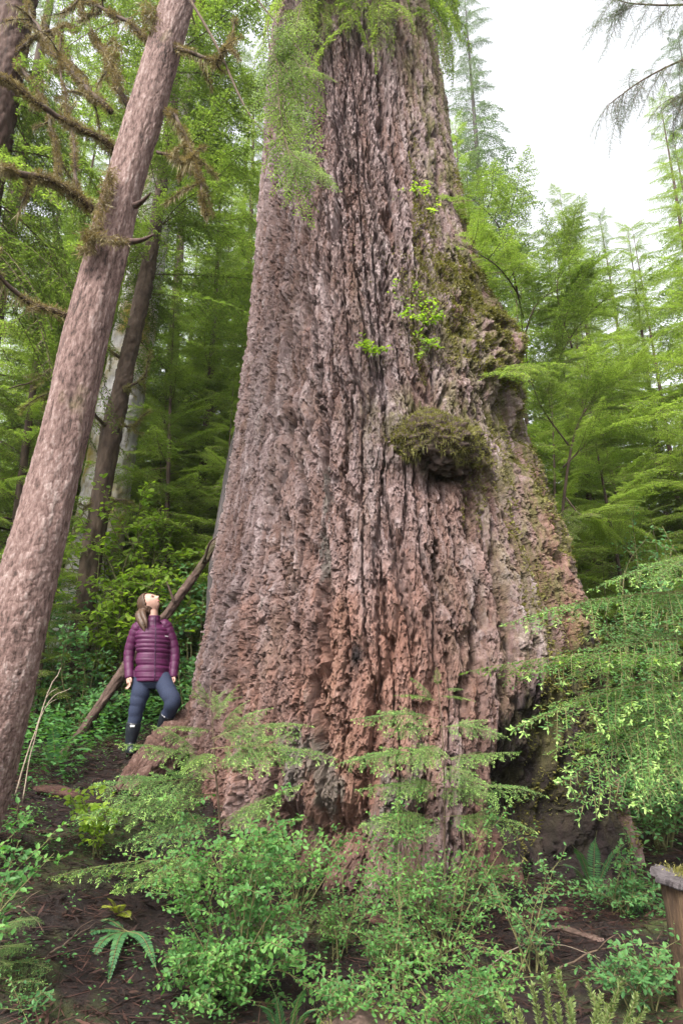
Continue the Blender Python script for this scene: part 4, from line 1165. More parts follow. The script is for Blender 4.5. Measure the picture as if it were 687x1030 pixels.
rs = np.random.default_rng(41)
def spread(cx, cy, rx, ry_, n, Y, dY=0.4):
    out = []
    for _ in range(n):
        a = rs.uniform(0, 6.28); r = math.sqrt(rs.uniform(0.05, 1))
        out.append(at(cx + rx * r * math.cos(a), cy + ry_ * r * math.sin(a), Y + rs.uniform(-dY, dY)))
    return out
def on_ground(px, Y):
    x = col_x(px, Y, 930)
    return (x, Y, gz(x, Y))

shrub('huckleberry_bush', 'lush green huckleberry bush at bottom left, tallest stems reaching up before the giant trunk', on_ground(245, 4.5),
      spread(235, 900, 85, 100, 20, 4.4) + [at(178, 795, 4.5), at(190, 830, 4.5), at(205, 850, 4.4), at(300, 850, 4.5), at(325, 840, 4.6), at(260, 830, 4.4)] + spread(235, 985, 110, 40, 12, 4.2, 0.3), M['huckle'], rs, (0.03, 0.018), 8, 0.22, 0.021)
shrub('huckleberry_bush', 'fine-leaved huckleberry bush under the central hemlock sapling, thin arching stems', on_ground(445, 5.1),
      spread(440, 850, 95, 60, 18, 5.2) + spread(450, 950, 80, 55, 9, 4.8), M['huckle'], rs, (0.024, 0.013), 8, 0.22, 0.023)
shrub('huckleberry_bush', 'low huckleberry sprigs between the two foreground saplings at the foot of the trunk', on_ground(345, 5.0),
      spread(345, 905, 45, 45, 8, 5.0, 0.2), M['huckle'], rs, (0.024, 0.014), 6, 0.16, 0.026)
shrub('huckleberry_bush', 'low pale sprigs along the bottom edge beside the mossy boulder', on_ground(330, 3.9),
      spread(335, 990, 55, 25, 7, 3.9, 0.2), M['huckle'], rs, (0.024, 0.014), 6, 0.16, 0.024)
shrub('huckleberry_bush', 'low huckleberry patch along the bottom edge, right of the mossy log end', on_ground(455, 3.9),
      spread(455, 985, 70, 35, 14, 3.9, 0.25), M['huckle'], rs, (0.024, 0.014), 8, 0.2, 0.022)
shrub('huckleberry_bush', 'thin huckleberry stems rising between the mossy log end and the central sapling', on_ground(395, 4.6),
      spread(395, 900, 50, 60, 12, 4.7, 0.25), M['huckle'], rs, (0.024, 0.013), 7, 0.2, 0.024)
shrub('huckleberry_bush', 'sparse leafy stems on the soil in front of the hollow root', on_ground(530, 4.8),
      spread(530, 895, 40, 40, 9, 4.9, 0.25), M['broad'], rs, (0.026, 0.014), 6, 0.18, 0.026)
shrub('huckleberry_bush', 'sparse low sprigs on the bare soil at the bottom left corner', on_ground(40, 4.0),
      spread(45, 1005, 45, 22, 6, 4.0, 0.2), M['broad'], rs, (0.022, 0.013), 5, 0.15, 0.03)
shrub('huckleberry_bush', 'light sprigs rooted among the grey roots at the foot of the trunk', on_ground(300, 5.5),
      spread(300, 845, 55, 30, 10, 5.4, 0.2), M['huckle'], rs, (0.026, 0.015), 6, 0.16, 0.026)
shrub('huckleberry_bush', 'broad-leaved sprig entering from the left edge below the pink trunk', (at(-30, 870, 3.9)[0], 3.9, gz(at(-30, 870, 3.9)[0], 3.9)),
      [at(52, 842, 3.9), at(40, 870, 3.8), at(20, 845, 3.9), at(55, 858, 3.8), at(8, 880, 3.8), at(25, 828, 4.0)], M['huckle'], rs, (0.036, 0.021), 6, 0.14, 0.026)
shrub('thimbleberry_shrub', 'bright green shrub with rounded leaves on the slope below the diagonal log', on_ground(95, 5.7),
      [at(50, 800, 5.7), at(80, 792, 5.6), at(115, 795, 5.6), at(130, 808, 5.6), at(100, 812, 5.5), at(65, 790, 5.7), at(105, 785, 5.7), at(92, 822, 5.5)], M['maple'], rs, (0.045, 0.034), 5, 0.12, 0.032)
shrub('huckleberry_bush', 'dark leafy shrub in the shade right of the hollow, left of the wooden post', on_ground(625, 5.6),
      spread(628, 880, 45, 45, 12, 5.5, 0.3), M['broad'], rs, (0.035, 0.017), 7, 0.2, 0.026)
shrub('huckleberry_bush', 'leafy low shrub in front of the wooden post at the lower right corner', on_ground(640, 4.3),
      spread(630, 975, 50, 25, 9, 4.2, 0.2), M['broad'], rs, (0.032, 0.017), 6, 0.18, 0.026)
shrub('vine_maple', 'bright yellow-green vine maple thicket behind the woman and left of her', (col_x(120, 10.2), 10.2, gz(col_x(120, 10.2), 10.2)),
      spread(130, 560, 70, 70, 22, 10.2, 0.8) + spread(150, 610, 60, 40, 10, 9.6, 0.4), M['maple'], rs, (0.09, 0.06), 8, 0.5, 0.06, 0.014, twig2=4)
shrub('vine_maple', 'mid green leafy shrub filling the gap between the woman and the giant trunk', (col_x(195, 9.4), 9.4, gz(col_x(195, 9.4), 9.4)),
      spread(195, 640, 28, 70, 14, 9.4, 0.4), M['broad'], rs, (0.07, 0.045), 8, 0.35, 0.05, 0.01)
shrub('vine_maple', 'dark leafy shrub behind the diagonal log, left of the woman', (col_x(90, 9.2), 9.2, gz(col_x(90, 9.2), 9.2)),
      spread(88, 690, 48, 65, 20, 9.2, 0.5), M['broad'], rs, (0.065, 0.04), 8, 0.35, 0.05, 0.01)
shrub('vine_maple', 'shaded leafy shrub at the foot of the slim dark trunk', (col_x(50, 9.8), 9.8, gz(col_x(50, 9.8), 9.8)),
      spread(55, 640, 40, 60, 14, 9.8, 0.5), M['broad'], rs, (0.07, 0.045), 8, 0.4, 0.05, 0.01)
shrub('vine_maple', 'leafy green shrub low on the slope right of the giant trunk', (col_x(640, 8.0), 8.0, gz(col_x(640, 8.0), 8.0)),
      spread(650, 575, 50, 60, 16, 8.2, 0.6), M['broad'], rs, (0.05, 0.03), 8, 0.4, 0.045, 0.01)
shrub('vine_maple', 'dark shrub tucked behind the right-hand boughs at the giant root', (col_x(640, 7.4), 7.4, gz(col_x(640, 7.4), 7.4)),
      spread(645, 720, 50, 100, 22, 7.2, 0.4), M['broad'], rs, (0.045, 0.026), 8, 0.35, 0.04, 0.009)
# small plants rooted in the bark
for (bx, by, tips, lab, m_) in (
    (418, 335, [(395, 290), (415, 285), (432, 295), (442, 318), (405, 312), (425, 320), (436, 345), (428, 358)], 'bright lime sprig growing from the bark above the mossy burl', 'maple'),
    (520, 385, [(480, 375), (495, 368), (510, 345), (535, 340), (545, 360), (500, 385), (530, 352)], 'light green sprig sprouting at the right edge of the trunk, level with the upper moss', 'maple'),
    (440, 205, [(402, 190), (412, 200), (425, 188), (430, 210)], 'small sparse sprig high on the right half of the trunk', 'maple'),
    (372, 355, [(365, 345), (378, 350), (368, 352)], 'tiny sprig clinging to the bark left of the lime sprig', 'maple')):
    th, p = giant_hit(bx, by)
    Pn, Nn = giant_surface(np.array([th]), np.array([p[2]]))
    base = Pn[0]
    shrub('bark_sprig', lab, base, [at(x, y, base[1] - rs.uniform(0.1, 0.3)) for x, y in tips], M[m_], rs, (0.045, 0.026), 5, 0.17, 0.03, 0.004, cat='plant')

# ------------------------------------------------------------------ foreground hemlock saplings
def sapling(name, label, base, stem, boughs, kinds, rng, stem_r=0.012, mats=('hem_fg', 'greentwig', 'newtip'), up=(0, -0.4, 1), extra=1):
    base = np.asarray(base, float)
    root = thing(name, label, 'sapling', base, 'foreground hemlock saplings')
    c = curve([base - [0, 0, 0.04]] + [np.asarray(p) for p in stem], 24)
    b = MB(); b.tube(c - base, np.linspace(stem_r, stem_r * 0.3, 24), 8)
    b.obj('stem', [M['twig']], root)
    s = Spray()
    for (s0, e0) in boughs:
        s0, e0 = np.asarray(s0), np.asarray(e0)
        d = e0 - s0; L = np.linalg.norm(d)
        d = d + np.array([0, 0, 0.18 * L])          # the spray droops back towards its tip
        s.bough(kinds[rng.integers(len(kinds))], s0 - base, d, np.array(up) + rng.normal(0, 0.25, 3), L * 1.05)
        for _ in range(extra):
            f = rng.uniform(-0.05, 0.3)
            s.bough(kinds[rng.integers(len(kinds))], s0 - base + (e0 - s0) * f + np.array([0, 0, rng.uniform(-0.06, 0.06)]), d + rng.normal(0, 0.28, 3) * L * np.array([1, 1, 0.5]), np.array(up) + rng.normal(0, 0.2, 3), L * rng.uniform(0.5, 0.85))
    s.obj('needles', [M[k] for k in mats], root, False)
    return root
ra = np.random.default_rng(51)
SA = lambda x, y, Y: at(x, y, Y)
Ya = 5.4
sapling('hemlock_sapling', 'hemlock sapling with pale new tips in flat tiers, below the woman and left of centre', on_ground(222, 5.6),
        [SA(222, 840, 5.55), SA(216, 760, 5.5), SA(212, 690, 5.5)],
        [(SA(214, 752, 5.5), SA(328, 768, 5.2)), (SA(214, 745, 5.5), SA(270, 712, 5.6)), (SA(213, 735, 5.5), SA(168, 736, 5.3)), (SA(212, 715, 5.5), SA(188, 690, 5.4)), (SA(212, 712, 5.5), SA(240, 700, 5.5)),
         (SA(215, 765, 5.5), SA(122, 760, 5.2)), (SA(216, 785, 5.5), SA(98, 800, 5.2)), (SA(217, 800, 5.5), SA(80, 828, 5.1)), (SA(218, 868, 5.5), SA(58, 888, 5.0)), (SA(218, 872, 5.5), SA(120, 910, 4.9)), (SA(219, 830, 5.5), SA(300, 800, 5.2)),
         (SA(218, 850, 5.5), SA(290, 850, 5.1)), (SA(216, 775, 5.5), SA(300, 742, 5.5)), (SA(218, 825, 5.5), SA(130, 850, 5.1)), (SA(214, 757, 5.5), SA(180, 775, 5.0)), (SA(214, 742, 5.5), SA(305, 728, 5.4)), (SA(213, 728, 5.5), SA(232, 690, 5.4))], B_FG, ra)
sapling('hemlock_sapling', 'slender hemlock sapling in front of the giant trunk, right of its grey root', on_ground(448, 5.4),
        [SA(447, 850, 5.4), SA(446, 760, 5.4), SA(440, 682, 5.4)],
        [(SA(442, 725, 5.4), SA(362, 722, 5.3)), (SA(443, 730, 5.4), SA(505, 745, 5.2)), (SA(441, 705, 5.4), SA(400, 700, 5.3)), (SA(441, 700, 5.4), SA(475, 705, 5.4)), (SA(440, 690, 5.4), SA(440, 672, 5.3)), (SA(445, 760, 5.4), SA(345, 772, 5.1)),
         (SA(445, 765, 5.4), SA(520, 765, 5.2)), (SA(446, 790, 5.4), SA(365, 800, 5.1)), (SA(446, 795, 5.4), SA(540, 800, 5.1)), (SA(447, 820, 5.4), SA(530, 835, 5.1)), (SA(447, 825, 5.4), SA(370, 845, 5.1)), (SA(444, 750, 5.4), SA(420, 775, 4.9)), (SA(445, 770, 5.4), SA(480, 800, 4.9))], B_FG, ra, 0.01)
sapling('hemlock_sapling', 'wide hemlock boughs reaching in from the right edge over the hollow root', (at(742, 900, 5.6)[0], 5.6, gz(at(742, 900, 5.6)[0], 5.6)),
        [SA(740, 800, 5.6), SA(738, 700, 5.6), SA(735, 545, 5.6)],
        [(SA(737, 592, 5.6), SA(533, 652, 5.2)), (SA(737, 600, 5.6), SA(575, 625, 5.5)), (SA(738, 650, 5.6), SA(560, 690, 5.0)), (SA(738, 668, 5.6), SA(484, 702, 5.2)), (SA(738, 690, 5.6), SA(530, 735, 5.0)), (SA(739, 710, 5.6), SA(585, 790, 4.9)),
         (SA(739, 725, 5.6), SA(610, 830, 4.8)), (SA(736, 560, 5.6), SA(610, 592, 5.3)), (SA(736, 555, 5.6), SA(660, 590, 5.0)), (SA(739, 730, 5.6), SA(560, 765, 5.1)), (SA(739, 745, 5.6), SA(650, 810, 4.8))], B_FG[:2] + B_FGOLD, ra, 0.03, extra=0, mats=('hem_fg', 'greentwig', 'newtip'))
sapling('hemlock_sapling', 'small dark hemlock sprig at the lower left edge above the bare soil', (at(-15, 930, 4.2)[0], 4.2, gz(at(-15, 930, 4.2)[0], 4.2)),
        [SA(-12, 940, 4.2), SA(-10, 920, 4.2)],
        [(SA(-10, 940, 4.2), SA(36, 928, 4.1)), (SA(-11, 960, 4.2), SA(30, 958, 4.0)), (SA(-11, 990, 4.2), SA(32, 1000, 3.9)), (SA(-11, 1000, 4.2), SA(20, 1026, 3.9)), (SA(-11, 975, 4.2), SA(45, 980, 4.0))], B_FGOLD, ra, 0.008)

# soft bottle-brush shoots at the bottom edge, close to the camera
def brush_plant():
    rng = np.random.default_rng(61)
    x, Y = col_x(575, 3.2, 1000), 3.2
    root = thing('conifer_seedling', 'soft pale green bushy conifer seedling close at the bottom right edge', 'sapling', (x, Y, gz(x, Y)))
    base = np.array(root.location)
    b = MB(); lv = MB()
    for (px, py) in ((500, 1000), (545, 960), (560, 975), (590, 985), (625, 985), (640, 1000), (520, 1015), (575, 1005), (610, 1010), (605, 1000), (560, 1010), (650, 1015), (535, 990)):
        e = at(px, py, Y + rng.uniform(-0.25, 0.25))
        c = curve([base + rng.normal(0, 0.03, 3) * [1, 1, 0], (base + e) / 2 + rng.normal(0, 0.04, 3), e], 20)
        b.tube(c - base, np.linspace(0.005, 0.002, 20), 6)
        n = 520
        f = rng.uniform(0.4, 1, n)
        P = np.stack([np.interp(f, np.linspace(0, 1, 20), c[:, k]) for k in range(3)], -1)
        t = unit(c[-1] - c[-3])
        d = rng.normal(0, 1, (n, 3)); d = d - t * (d @ t)[:, None]
        d = unit(d) + t * 0.75
        lv.add(*blades(P - base, d, rng.normal(0, 1, (n, 3)), 0.028 * rng.uniform(0.6, 1.15, n) * np.clip(1.35 - f * 0.6, 0.3, 1), 0.006))
    b.obj('stem', [M['greentwig']], root); lv.obj('needles', [M['clubmoss']], root, False)
brush_plant()

# ------------------------------------------------------------------ ferns
def fern(label, base, fronds, mat, rng, pin=0.06, cat='fern'):
    base = np.asarray(base, float)
    root = thing('sword_fern', label, cat, base)
    for tip in fronds:
        tip = np.asarray(tip); L = np.linalg.norm(tip - base)
        c = curve([base, (base + tip) / 2 + np.array([0, 0, 0.16 * L]), tip], 40)
        b = MB(); b.tube(c - base, np.linspace(0.004, 0.0012, 40), 6, 1)
        t = unit(np.gradient(c, axis=0)); lat = unit(np.cross(t, [0, -0.3, 1.0])); up = np.cross(lat, t)
        f = np.linspace(0, 1, 40)
        for sd in (-1, 1):
            k = np.arange(4, 39)
            w = pin * np.sin(np.clip(f[k] * 1.05 + 0.12, 0, 1) * math.pi) ** 0.7
            d = lat[k] * sd + t[k] * 0.35 + rng.normal(0, 0.06, (len(k), 3)) - np.array([0, 0, 0.2])
            b.add(*oval_leaves(c[k] - base, d, up[k], w, L / 40 * 1.25, 0.2))
        b.obj('frond', [M[mat], M['greentwig']], root, False)
rfn = np.random.default_rng(71)
fb = at(126, 948, 4.9); fb[2] = gz(fb[0], 4.9)
fern('sword fern with dark drooping fronds on bare soil at the lower left', fb, [at(72, 1003, 4.3), at(60, 962, 4.6), at(104, 1014, 4.2), at(92, 928, 4.9), at(163, 990, 4.5)], 'fern', rfn, 0.042)
fern('yellow-green upright fern fronds just above the dark sword fern', on_ground(118, 5.0), [at(100, 915, 4.8), at(108, 903, 4.9), at(122, 912, 4.85), at(133, 925, 4.9)], 'yfern', rfn, 0.045)
fern('sword fern at the bottom edge among the low huckleberry sprigs', on_ground(290, 3.9), [at(255, 1010, 3.6), at(270, 985, 3.8), at(310, 990, 3.7), at(325, 1015, 3.6)], 'fern', rfn, 0.05)
fern('small fern standing in the shade right of the hollow', on_ground(600, 6.3), [at(575, 850, 6.0), at(600, 835, 6.2), at(635, 845, 6.1), at(560, 870, 6.0)], 'fern', rfn, 0.06)
fern('sword fern beside the foot of the diagonal log', (at(60, 740, 7.4)[0], 7.4, gz(at(60, 740, 7.4)[0], 7.4)), [at(30, 740, 7.2), at(50, 722, 7.3), at(85, 735, 7.2), at(95, 755, 7.1), at(40, 765, 7.1)], 'fern', rfn, 0.08)

# ------------------------------------------------------------------ undergrowth, litter, debris
def undergrowth():
    rng = np.random.default_rng(81)
    n = 9000
    x = rng.uniform(-9, 9, n); y = rng.uniform(6.8, 17, n)
    k = (np.hypot(x - gcx(1), y - GYC) > 2.7) & ~((np.abs(x + 2.1) < 0.5) & (y < 8.0))
    x, y = x[k], y[k]
    k = fbm(x * 0.8, y * 0.8, seed=3) > -0.12
    x, y = x[k], y[k]
    z = ground(x, y)
    n = len(x)
    m = 14
    P = np.repeat(np.c_[x, y, z], m, 0); az = rng.uniform(0, 6.28, n * m)
    h = rng.uniform(0.05, 0.55, n * m)
    Q = P + np.c_[np.cos(az) * h * 0.5, np.sin(az) * h * 0.5, h]
    b = MB()
    b.add(*oval_leaves(Q, np.c_[np.cos(az), np.sin(az), rng.uniform(-0.5, 0.3, n * m)], np.c_[rng.normal(0, 0.3, (n * m, 2)), np.ones(n * m)], rng.uniform(0.04, 0.09, n * m), rng.uniform(0.025, 0.05, n * m)))
    o = b.obj('undergrowth', [M['broad']], None, False)
    tag(o, 'low leafy ground cover on the slope behind the giant trunk', 'undergrowth', kind='stuff')
    # needles, twigs and bark flakes on the soil
    n = 150000
    a = rng.uniform(-0.62, 0.62, n); d = 2.2 + 7.2 * np.sqrt(rng.random(n))
    x, y = d * np.sin(a), d * np.cos(a)
    k = np.hypot(x - gcx(0.5), y - GYC) > 2.0
    x, y = x[k], y[k]; n = len(x)
    P = np.c_[x, y, ground(x, y) + rng.uniform(0.002, 0.018, n)]
    az = rng.uniform(0, 6.28, n)
    big = rng.random(n) ** 6
    b = MB()
    b.add(*blades(P, np.c_[np.cos(az), np.sin(az), rng.normal(0, 0.25, n)], np.c_[rng.normal(0, 0.35, (n, 2)), np.ones(n)], 0.016 + 0.12 * big, 0.004 + 0.028 * big * rng.random(n)))
    # thin twigs
    m = 6000
    i = rng.choice(n, m); az = rng.uniform(0, 6.28, m); l = rng.uniform(0.05, 0.3, m)
    p0 = P[i]; p1 = p0 + np.c_[np.cos(az) * l, np.sin(az) * l, rng.normal(0.01, 0.03, m)]
    b.add(*prisms(p0, p1, 0.0035, 0.0015))
    o = b.obj('forest_litter', [M['litter']], None, False)
    # seedlings and small herbs in front of the trunk
    k = rng.choice(n, 2600); k = k[fbm(x[k] * 1.2, y[k] * 1.2, seed=15) > -0.08]
    h_ = MB(); m2 = 9; Q = np.repeat(P[k], m2, 0); az = rng.uniform(0, 6.28, len(Q)); hh = rng.uniform(0.01, 0.11, len(Q))
    h_.add(*oval_leaves(Q + np.c_[np.cos(az) * hh * 0.6, np.sin(az) * hh * 0.6, hh], np.c_[np.cos(az), np.sin(az), rng.uniform(-0.4, 0.4, len(Q))], np.c_[rng.normal(0, 0.3, (len(Q), 2)), np.ones(len(Q))], rng.uniform(0.012, 0.035, len(Q)), rng.uniform(0.008, 0.02, len(Q))))
    tag(h_.obj('ground_herbs', [M['broad']], None, False), 'tiny herbs and seedlings scattered over the dark soil in front', 'ground cover', kind='stuff')
    tag(o, 'needles, twigs and bark flakes scattered over the dark soil', 'litter', kind='stuff')
undergrowth()

def chunk(name, label, cat, loc, size, rot, mat, rng, group=None, layers=26):
    """a splintered slab of rotten wood or bark"""
    s = np.linspace(-1, 1, layers); a = np.arange(18) * 2 * math.pi / 18
    A, S_ = np.meshgrid(a, s)
    r = 1 + 0.25 * vnoise(np.cos(A) * 2 + 7, np.sin(A) * 2, S_ * 2, rng.integers(99)) + 0.12 * vnoise(np.cos(A) * 6, np.sin(A) * 6, S_ * 1.2, 5)
    endw = np.clip(1.25 - np.abs(S_) ** 4 - 0.25 * vnoise(np.cos(A) * 3, np.sin(A) * 3, S_ * 0, 8), 0.1, 1)
    r = r * endw
    V = np.stack([S_ * size[0] * 0.5 * (1 + 0.1 * vnoise(np.cos(A) * 3, np.sin(A) * 3, S_ * 0, 9)), np.cos(A) * r * size[1] * 0.5, np.sin(A) * r * size[2] * 0.5], -1).reshape(-1, 3)
    i = np.arange(layers - 1)[:, None] * 18; j = np.arange(18)[None]; k = (j + 1) % 18
    Q = np.stack([i + j, i + k, i + 18 + k, i + 18 + j], -1).reshape(-1, 4)
    b = MB(); b.add(V, Q)
    e = np.arange(1, 17, 2)
    b.F.append((np.stack([np.zeros(8, int), e + 1, e, e - 1], -1)[:0], 0))
    for off, flip in ((0, True), ((layers - 1) * 18, False)):
        f = np.arange(18) + off
        b.F.append((f[::-1][None] if flip else f[None], 0))
    b.F = [x for x in b.F if len(x[0])]
    o = b.obj(name, [mat])
    o.location = loc; o.rotation_euler = rot
    tag(o, label, cat, group)
    return o
rch = np.random.default_rng(91)
for (px, Y, sz, rz, mt, lab) in ((400, 5.9, (0.55, 0.16, 0.12), 0.4, 'redwood', 'long red rotten wood chunk under the central sapling'), (455, 5.7, (0.4, 0.2, 0.12), 1.9, 'redwood', 'blocky red wood chunk right of the central sapling stem'),
                                (540, 5.6, (0.7, 0.14, 0.09), 0.2, 'redwood', 'flat dark red bark slab lying in front of the hollow root'), (380, 5.5, (0.3, 0.16, 0.1), 2.6, 'redwood', 'short red wood chunk left of the central sapling'),
                                (585, 5.2, (0.5, 0.1, 0.06), -0.5, 'log', 'thin bark strip lying left of the wooden post'), (505, 5.0, (0.4, 0.1, 0.07), 0.9, 'redwood', 'narrow bark slab on the soil below the hollow'), (45, 6.7, (0.55, 0.2, 0.16), 0.15, 'redwood', 'reddish rotten log end at the foot of the diagonal log')):
    p = on_ground(px, Y)
    chunk('bark_slab', lab, 'bark', (p[0], p[1], p[2] + sz[2] * 0.1), (sz[0] * 0.8, sz[1] * 0.75, sz[2] * 0.6), (rch.normal(0, 0.2), rch.normal(0, 0.2), rz), M[mt], rch, 'fallen bark and rotten wood')
# mossy boulder / log end at the bottom
def boulder():
    x, Y = col_x(362, 3.9, 1010), 3.9
    rng = np.random.default_rng(17)
    th, ph = np.meshgrid(np.arange(48) * 2 * math.pi / 48, np.linspace(0.02, math.pi - 0.02, 30))
    D = np.stack([np.sin(ph) * np.cos(th), np.sin(ph) * np.sin(th), np.cos(ph)], -1)
    r = 1 + 0.22 * fbm(D[..., 0] * 2 + 4, D[..., 1] * 2, D[..., 2] * 2, 3)
    V = (D * r[..., None] * np.array([0.2, 0.28, 0.17])).reshape(-1, 3)
    i = np.arange(29)[:, None] * 48; j = np.arange(48)[None]; k = (j + 1) % 48
    Q = np.stack([i + j, i + 48 + j, i + 48 + k, i + k], -1).reshape(-1, 4)
    root = thing('mossy_log_end', 'rounded mossy rotten log end at the bottom edge left of centre', 'log', (x, Y, gz(x, Y) + 0.06))
    b = MB(); b.add(V, Q); b.obj('wood', [M['log']], root)
    n = 5000; idx = rng.choice(len(V), n); P = V[idx] + rng.normal(0, 0.008, (n, 3)); keep = P[:, 2] > -0.02
    keep &= vnoise(P[:, 0] * 12, P[:, 1] * 12, P[:, 2] * 12, 4) > 0.0
    b = MB(); b.add(*moss_blades(P[keep], unit(P[keep]), rng, (0.008, 0.022), 0.3)); b.obj('moss', [M['moss']], root, False)
boulder()
# thin dead sticks
for pth, lab, r_, mt in (
    ([(22, 752, 6.6), (48, 700, 6.7), (62, 672, 6.8)], 'pale dead stick standing beside the pink trunk, left of the diagonal log', 0.012, 'palestick'),
    ([(30, 745, 6.5), (45, 712, 6.5), (72, 692, 6.5)], 'pale forked stick crossing the upright dead stick near the pink trunk', 0.01, 'palestick'),
    ([(10, 905, 4.6), (22, 922, 4.55), (48, 922, 4.5)], 'short curved twig on the bare soil at the lower left', 0.008, 'twig'),
    ([(45, 975, 4.3), (75, 945, 4.5), (98, 915, 4.8)], 'dark stick leaning across the soil beside the sword fern', 0.012, 'dark_bark'),
    ([(487, 930, 4.9), (520, 912, 5.0), (560, 925, 5.0), (600, 935, 4.9)], 'thin arched pale twig on the litter in front of the hollow', 0.006, 'palestick'),
    ([(400, 910, 5.3), (455, 880, 5.4), (500, 800, 5.5)], 'thin brown dead stem slanting up behind the central sapling', 0.008, 'twig'),
    ([(540, 940, 4.7), (600, 928, 4.9), (660, 930, 5.0)], 'brown stick lying left of the wooden post', 0.01, 'twig')):
    pts = [at(*p) for p in pth]
    for p in (pts[0], pts[-1]) if 'on the' in lab or 'lying' in lab else (pts[0],):
        p[2] = gz(p[0], p[1]) + 0.005
    if 'on the' in lab or 'lying' in lab or 'across' in lab:
        for i_, p in enumerate(pts): p[2] = gz(p[0], p[1]) + 0.012 + (0.05 if 0 < i_ < len(pts) - 1 else 0)
    c = curve(pts, 22); c = c + np.c_[fbm(np.linspace(0, 5, 22), np.full(22, 1.0), seed=int(r_ * 9999)), np.zeros(22), fbm(np.linspace(0, 5, 22), np.full(22, 5.0), seed=3)] * 0.02
    b = MB(); o0 = c[0].copy(); b.tube(c - o0, np.linspace(r_ * 0.7, r_ * 0.25, 22), 6)
    m_ = c[10]; b.tube(curve([m_ - o0, m_ - o0 + [0.05, -0.03, 0.06], m_ - o0 + [0.12, -0.04, 0.1]], 6), np.linspace(r_ * 0.5, r_ * 0.15, 6), 6)
    o = b.obj('dead_stick', [M[mt]]); o.location = o0
    tag(o, lab, 'stick', 'dead sticks on the ground')

# wooden post with a tilted slab on top, right edge
def post():
    p = at(699, 975, 4.3)
    z0 = gz(p[0], 4.3); top = at(699, 889, 4.3)
    root = thing('broken_post', 'broken orange-brown wooden post with a grey splintered slab on top, lower right edge', 'post', (p[0], 4.3, z0))
    n = 50; seg = 48
    A, S_ = np.meshgrid(np.arange(seg) * 2 * math.pi / seg, np.linspace(0, 1, n))
    hgt = top[2] - z0 + 0.12
    r = 0.12 * (1 + 0.12 * vnoise(np.cos(A) * 1.5, np.sin(A) * 1.5, S_ * 1.0, 3) + 0.16 * vnoise(np.cos(A) * 6, np.sin(A) * 6, S_ * 1.3, 4) + 0.05 * vnoise(np.cos(A) * 14, np.sin(A) * 14, S_ * 2, 5)) * (1 - 0.12 * np.sin(S_ * 3))
    V = np.stack([np.cos(A) * r, np.sin(A) * r, S_ * hgt - 0.12], -1).reshape(-1, 3)
    i = np.arange(n - 1)[:, None] * seg; j = np.arange(seg)[None]; k = (j + 1) % seg
    b = MB(); b.add(V, np.stack([i + j, i + k, i + seg + k, i + seg + j], -1).reshape(-1, 4))
    b.obj('upright', [M['wood']], root)
    # slab: jagged outline with thickness
    rng = np.random.default_rng(2)
    m = 160; a = np.arange(m) * 2 * math.pi / m
    rad = 0.15 * (1 + 0.22 * vnoise(np.cos(a) * 2, np.sin(a) * 2, seed=3) + 0.16 * vnoise(np.cos(a) * 9, np.sin(a) * 9, seed=4) + 0.10 * vnoise(np.cos(a) * 25, np.sin(a) * 25, seed=5)); ox, oy = np.cos(a) * rad * 1.15, np.sin(a) * rad
    rings = []
    for f, z in ((0.0, 0.0), (0.95, 0.0), (1.0, 0.008), (0.99, 0.03), (0.97, 0.036), (0.8, 0.037), (0.6, 0.039), (0.4, 0.039), (0.2, 0.04), (0.0, 0.04)):
        rings.append(np.c_[ox * max(f, 0.02), oy * max(f, 0.02), np.full(m, z) + (0.007 * vnoise(ox * f * 90, oy * f * 10, seed=3) + 0.004 * vnoise(ox * f * 220, oy * f * 25, seed=4) if z > 0.02 else 0)])
    V = np.concatenate(rings)
    i = np.arange(len(rings) - 1)[:, None] * m; j = np.arange(m)[None]; k = (j + 1) % m
    b = MB(); b.add(V, np.stack([i + j, i + k, i + m + k, i + m + j], -1).reshape(-1, 4))
    s = b.obj('slab', [M['greywood']], root, False); s.location = (-0.01, 0, hgt - 0.125); s.rotation_euler = (0.22, 0.16, 0.3)
    nb = 1500; P = np.c_[rng.normal(0.06, 0.06, nb), rng.normal(0, 0.06, nb), np.full(nb, 0.055)]
    b = MB(); b.add(*moss_blades(P, np.tile([0, 0, 1.0], (nb, 1)), rng, (0.008, 0.02), 0.3)); mo = b.obj('moss', [M['moss']], s, False)
post()

# ------------------------------------------------------------------ the woman
def remesh(objs_mb, voxel, name, mat, parent, smooth_it=6):
    me = objs_mb.mesh(name + '_raw', [mat])
    o = bpy.data.objects.new('tmp', me); COL.objects.link(o)
    m = o.modifiers.new('r', 'REMESH'); m.mode = 'VOXEL'; m.voxel_size = voxel; m.use_smooth_shade = True
    s = o.modifiers.new('s', 'SMOOTH'); s.factor = 0.5; s.iterations = smooth_it
    dg = bpy.context.evaluated_depsgraph_get(); dg.update()
    me2 = bpy.data.meshes.new_from_object(o.evaluated_get(dg))
    bpy.data.objects.remove(o); me2.name = name
    me2.materials.clear(); me2.materials.append(mat)
    me2.polygons.foreach_set('use_smooth', np.ones(len(me2.polygons), bool))
    return link(me2, name, parent)

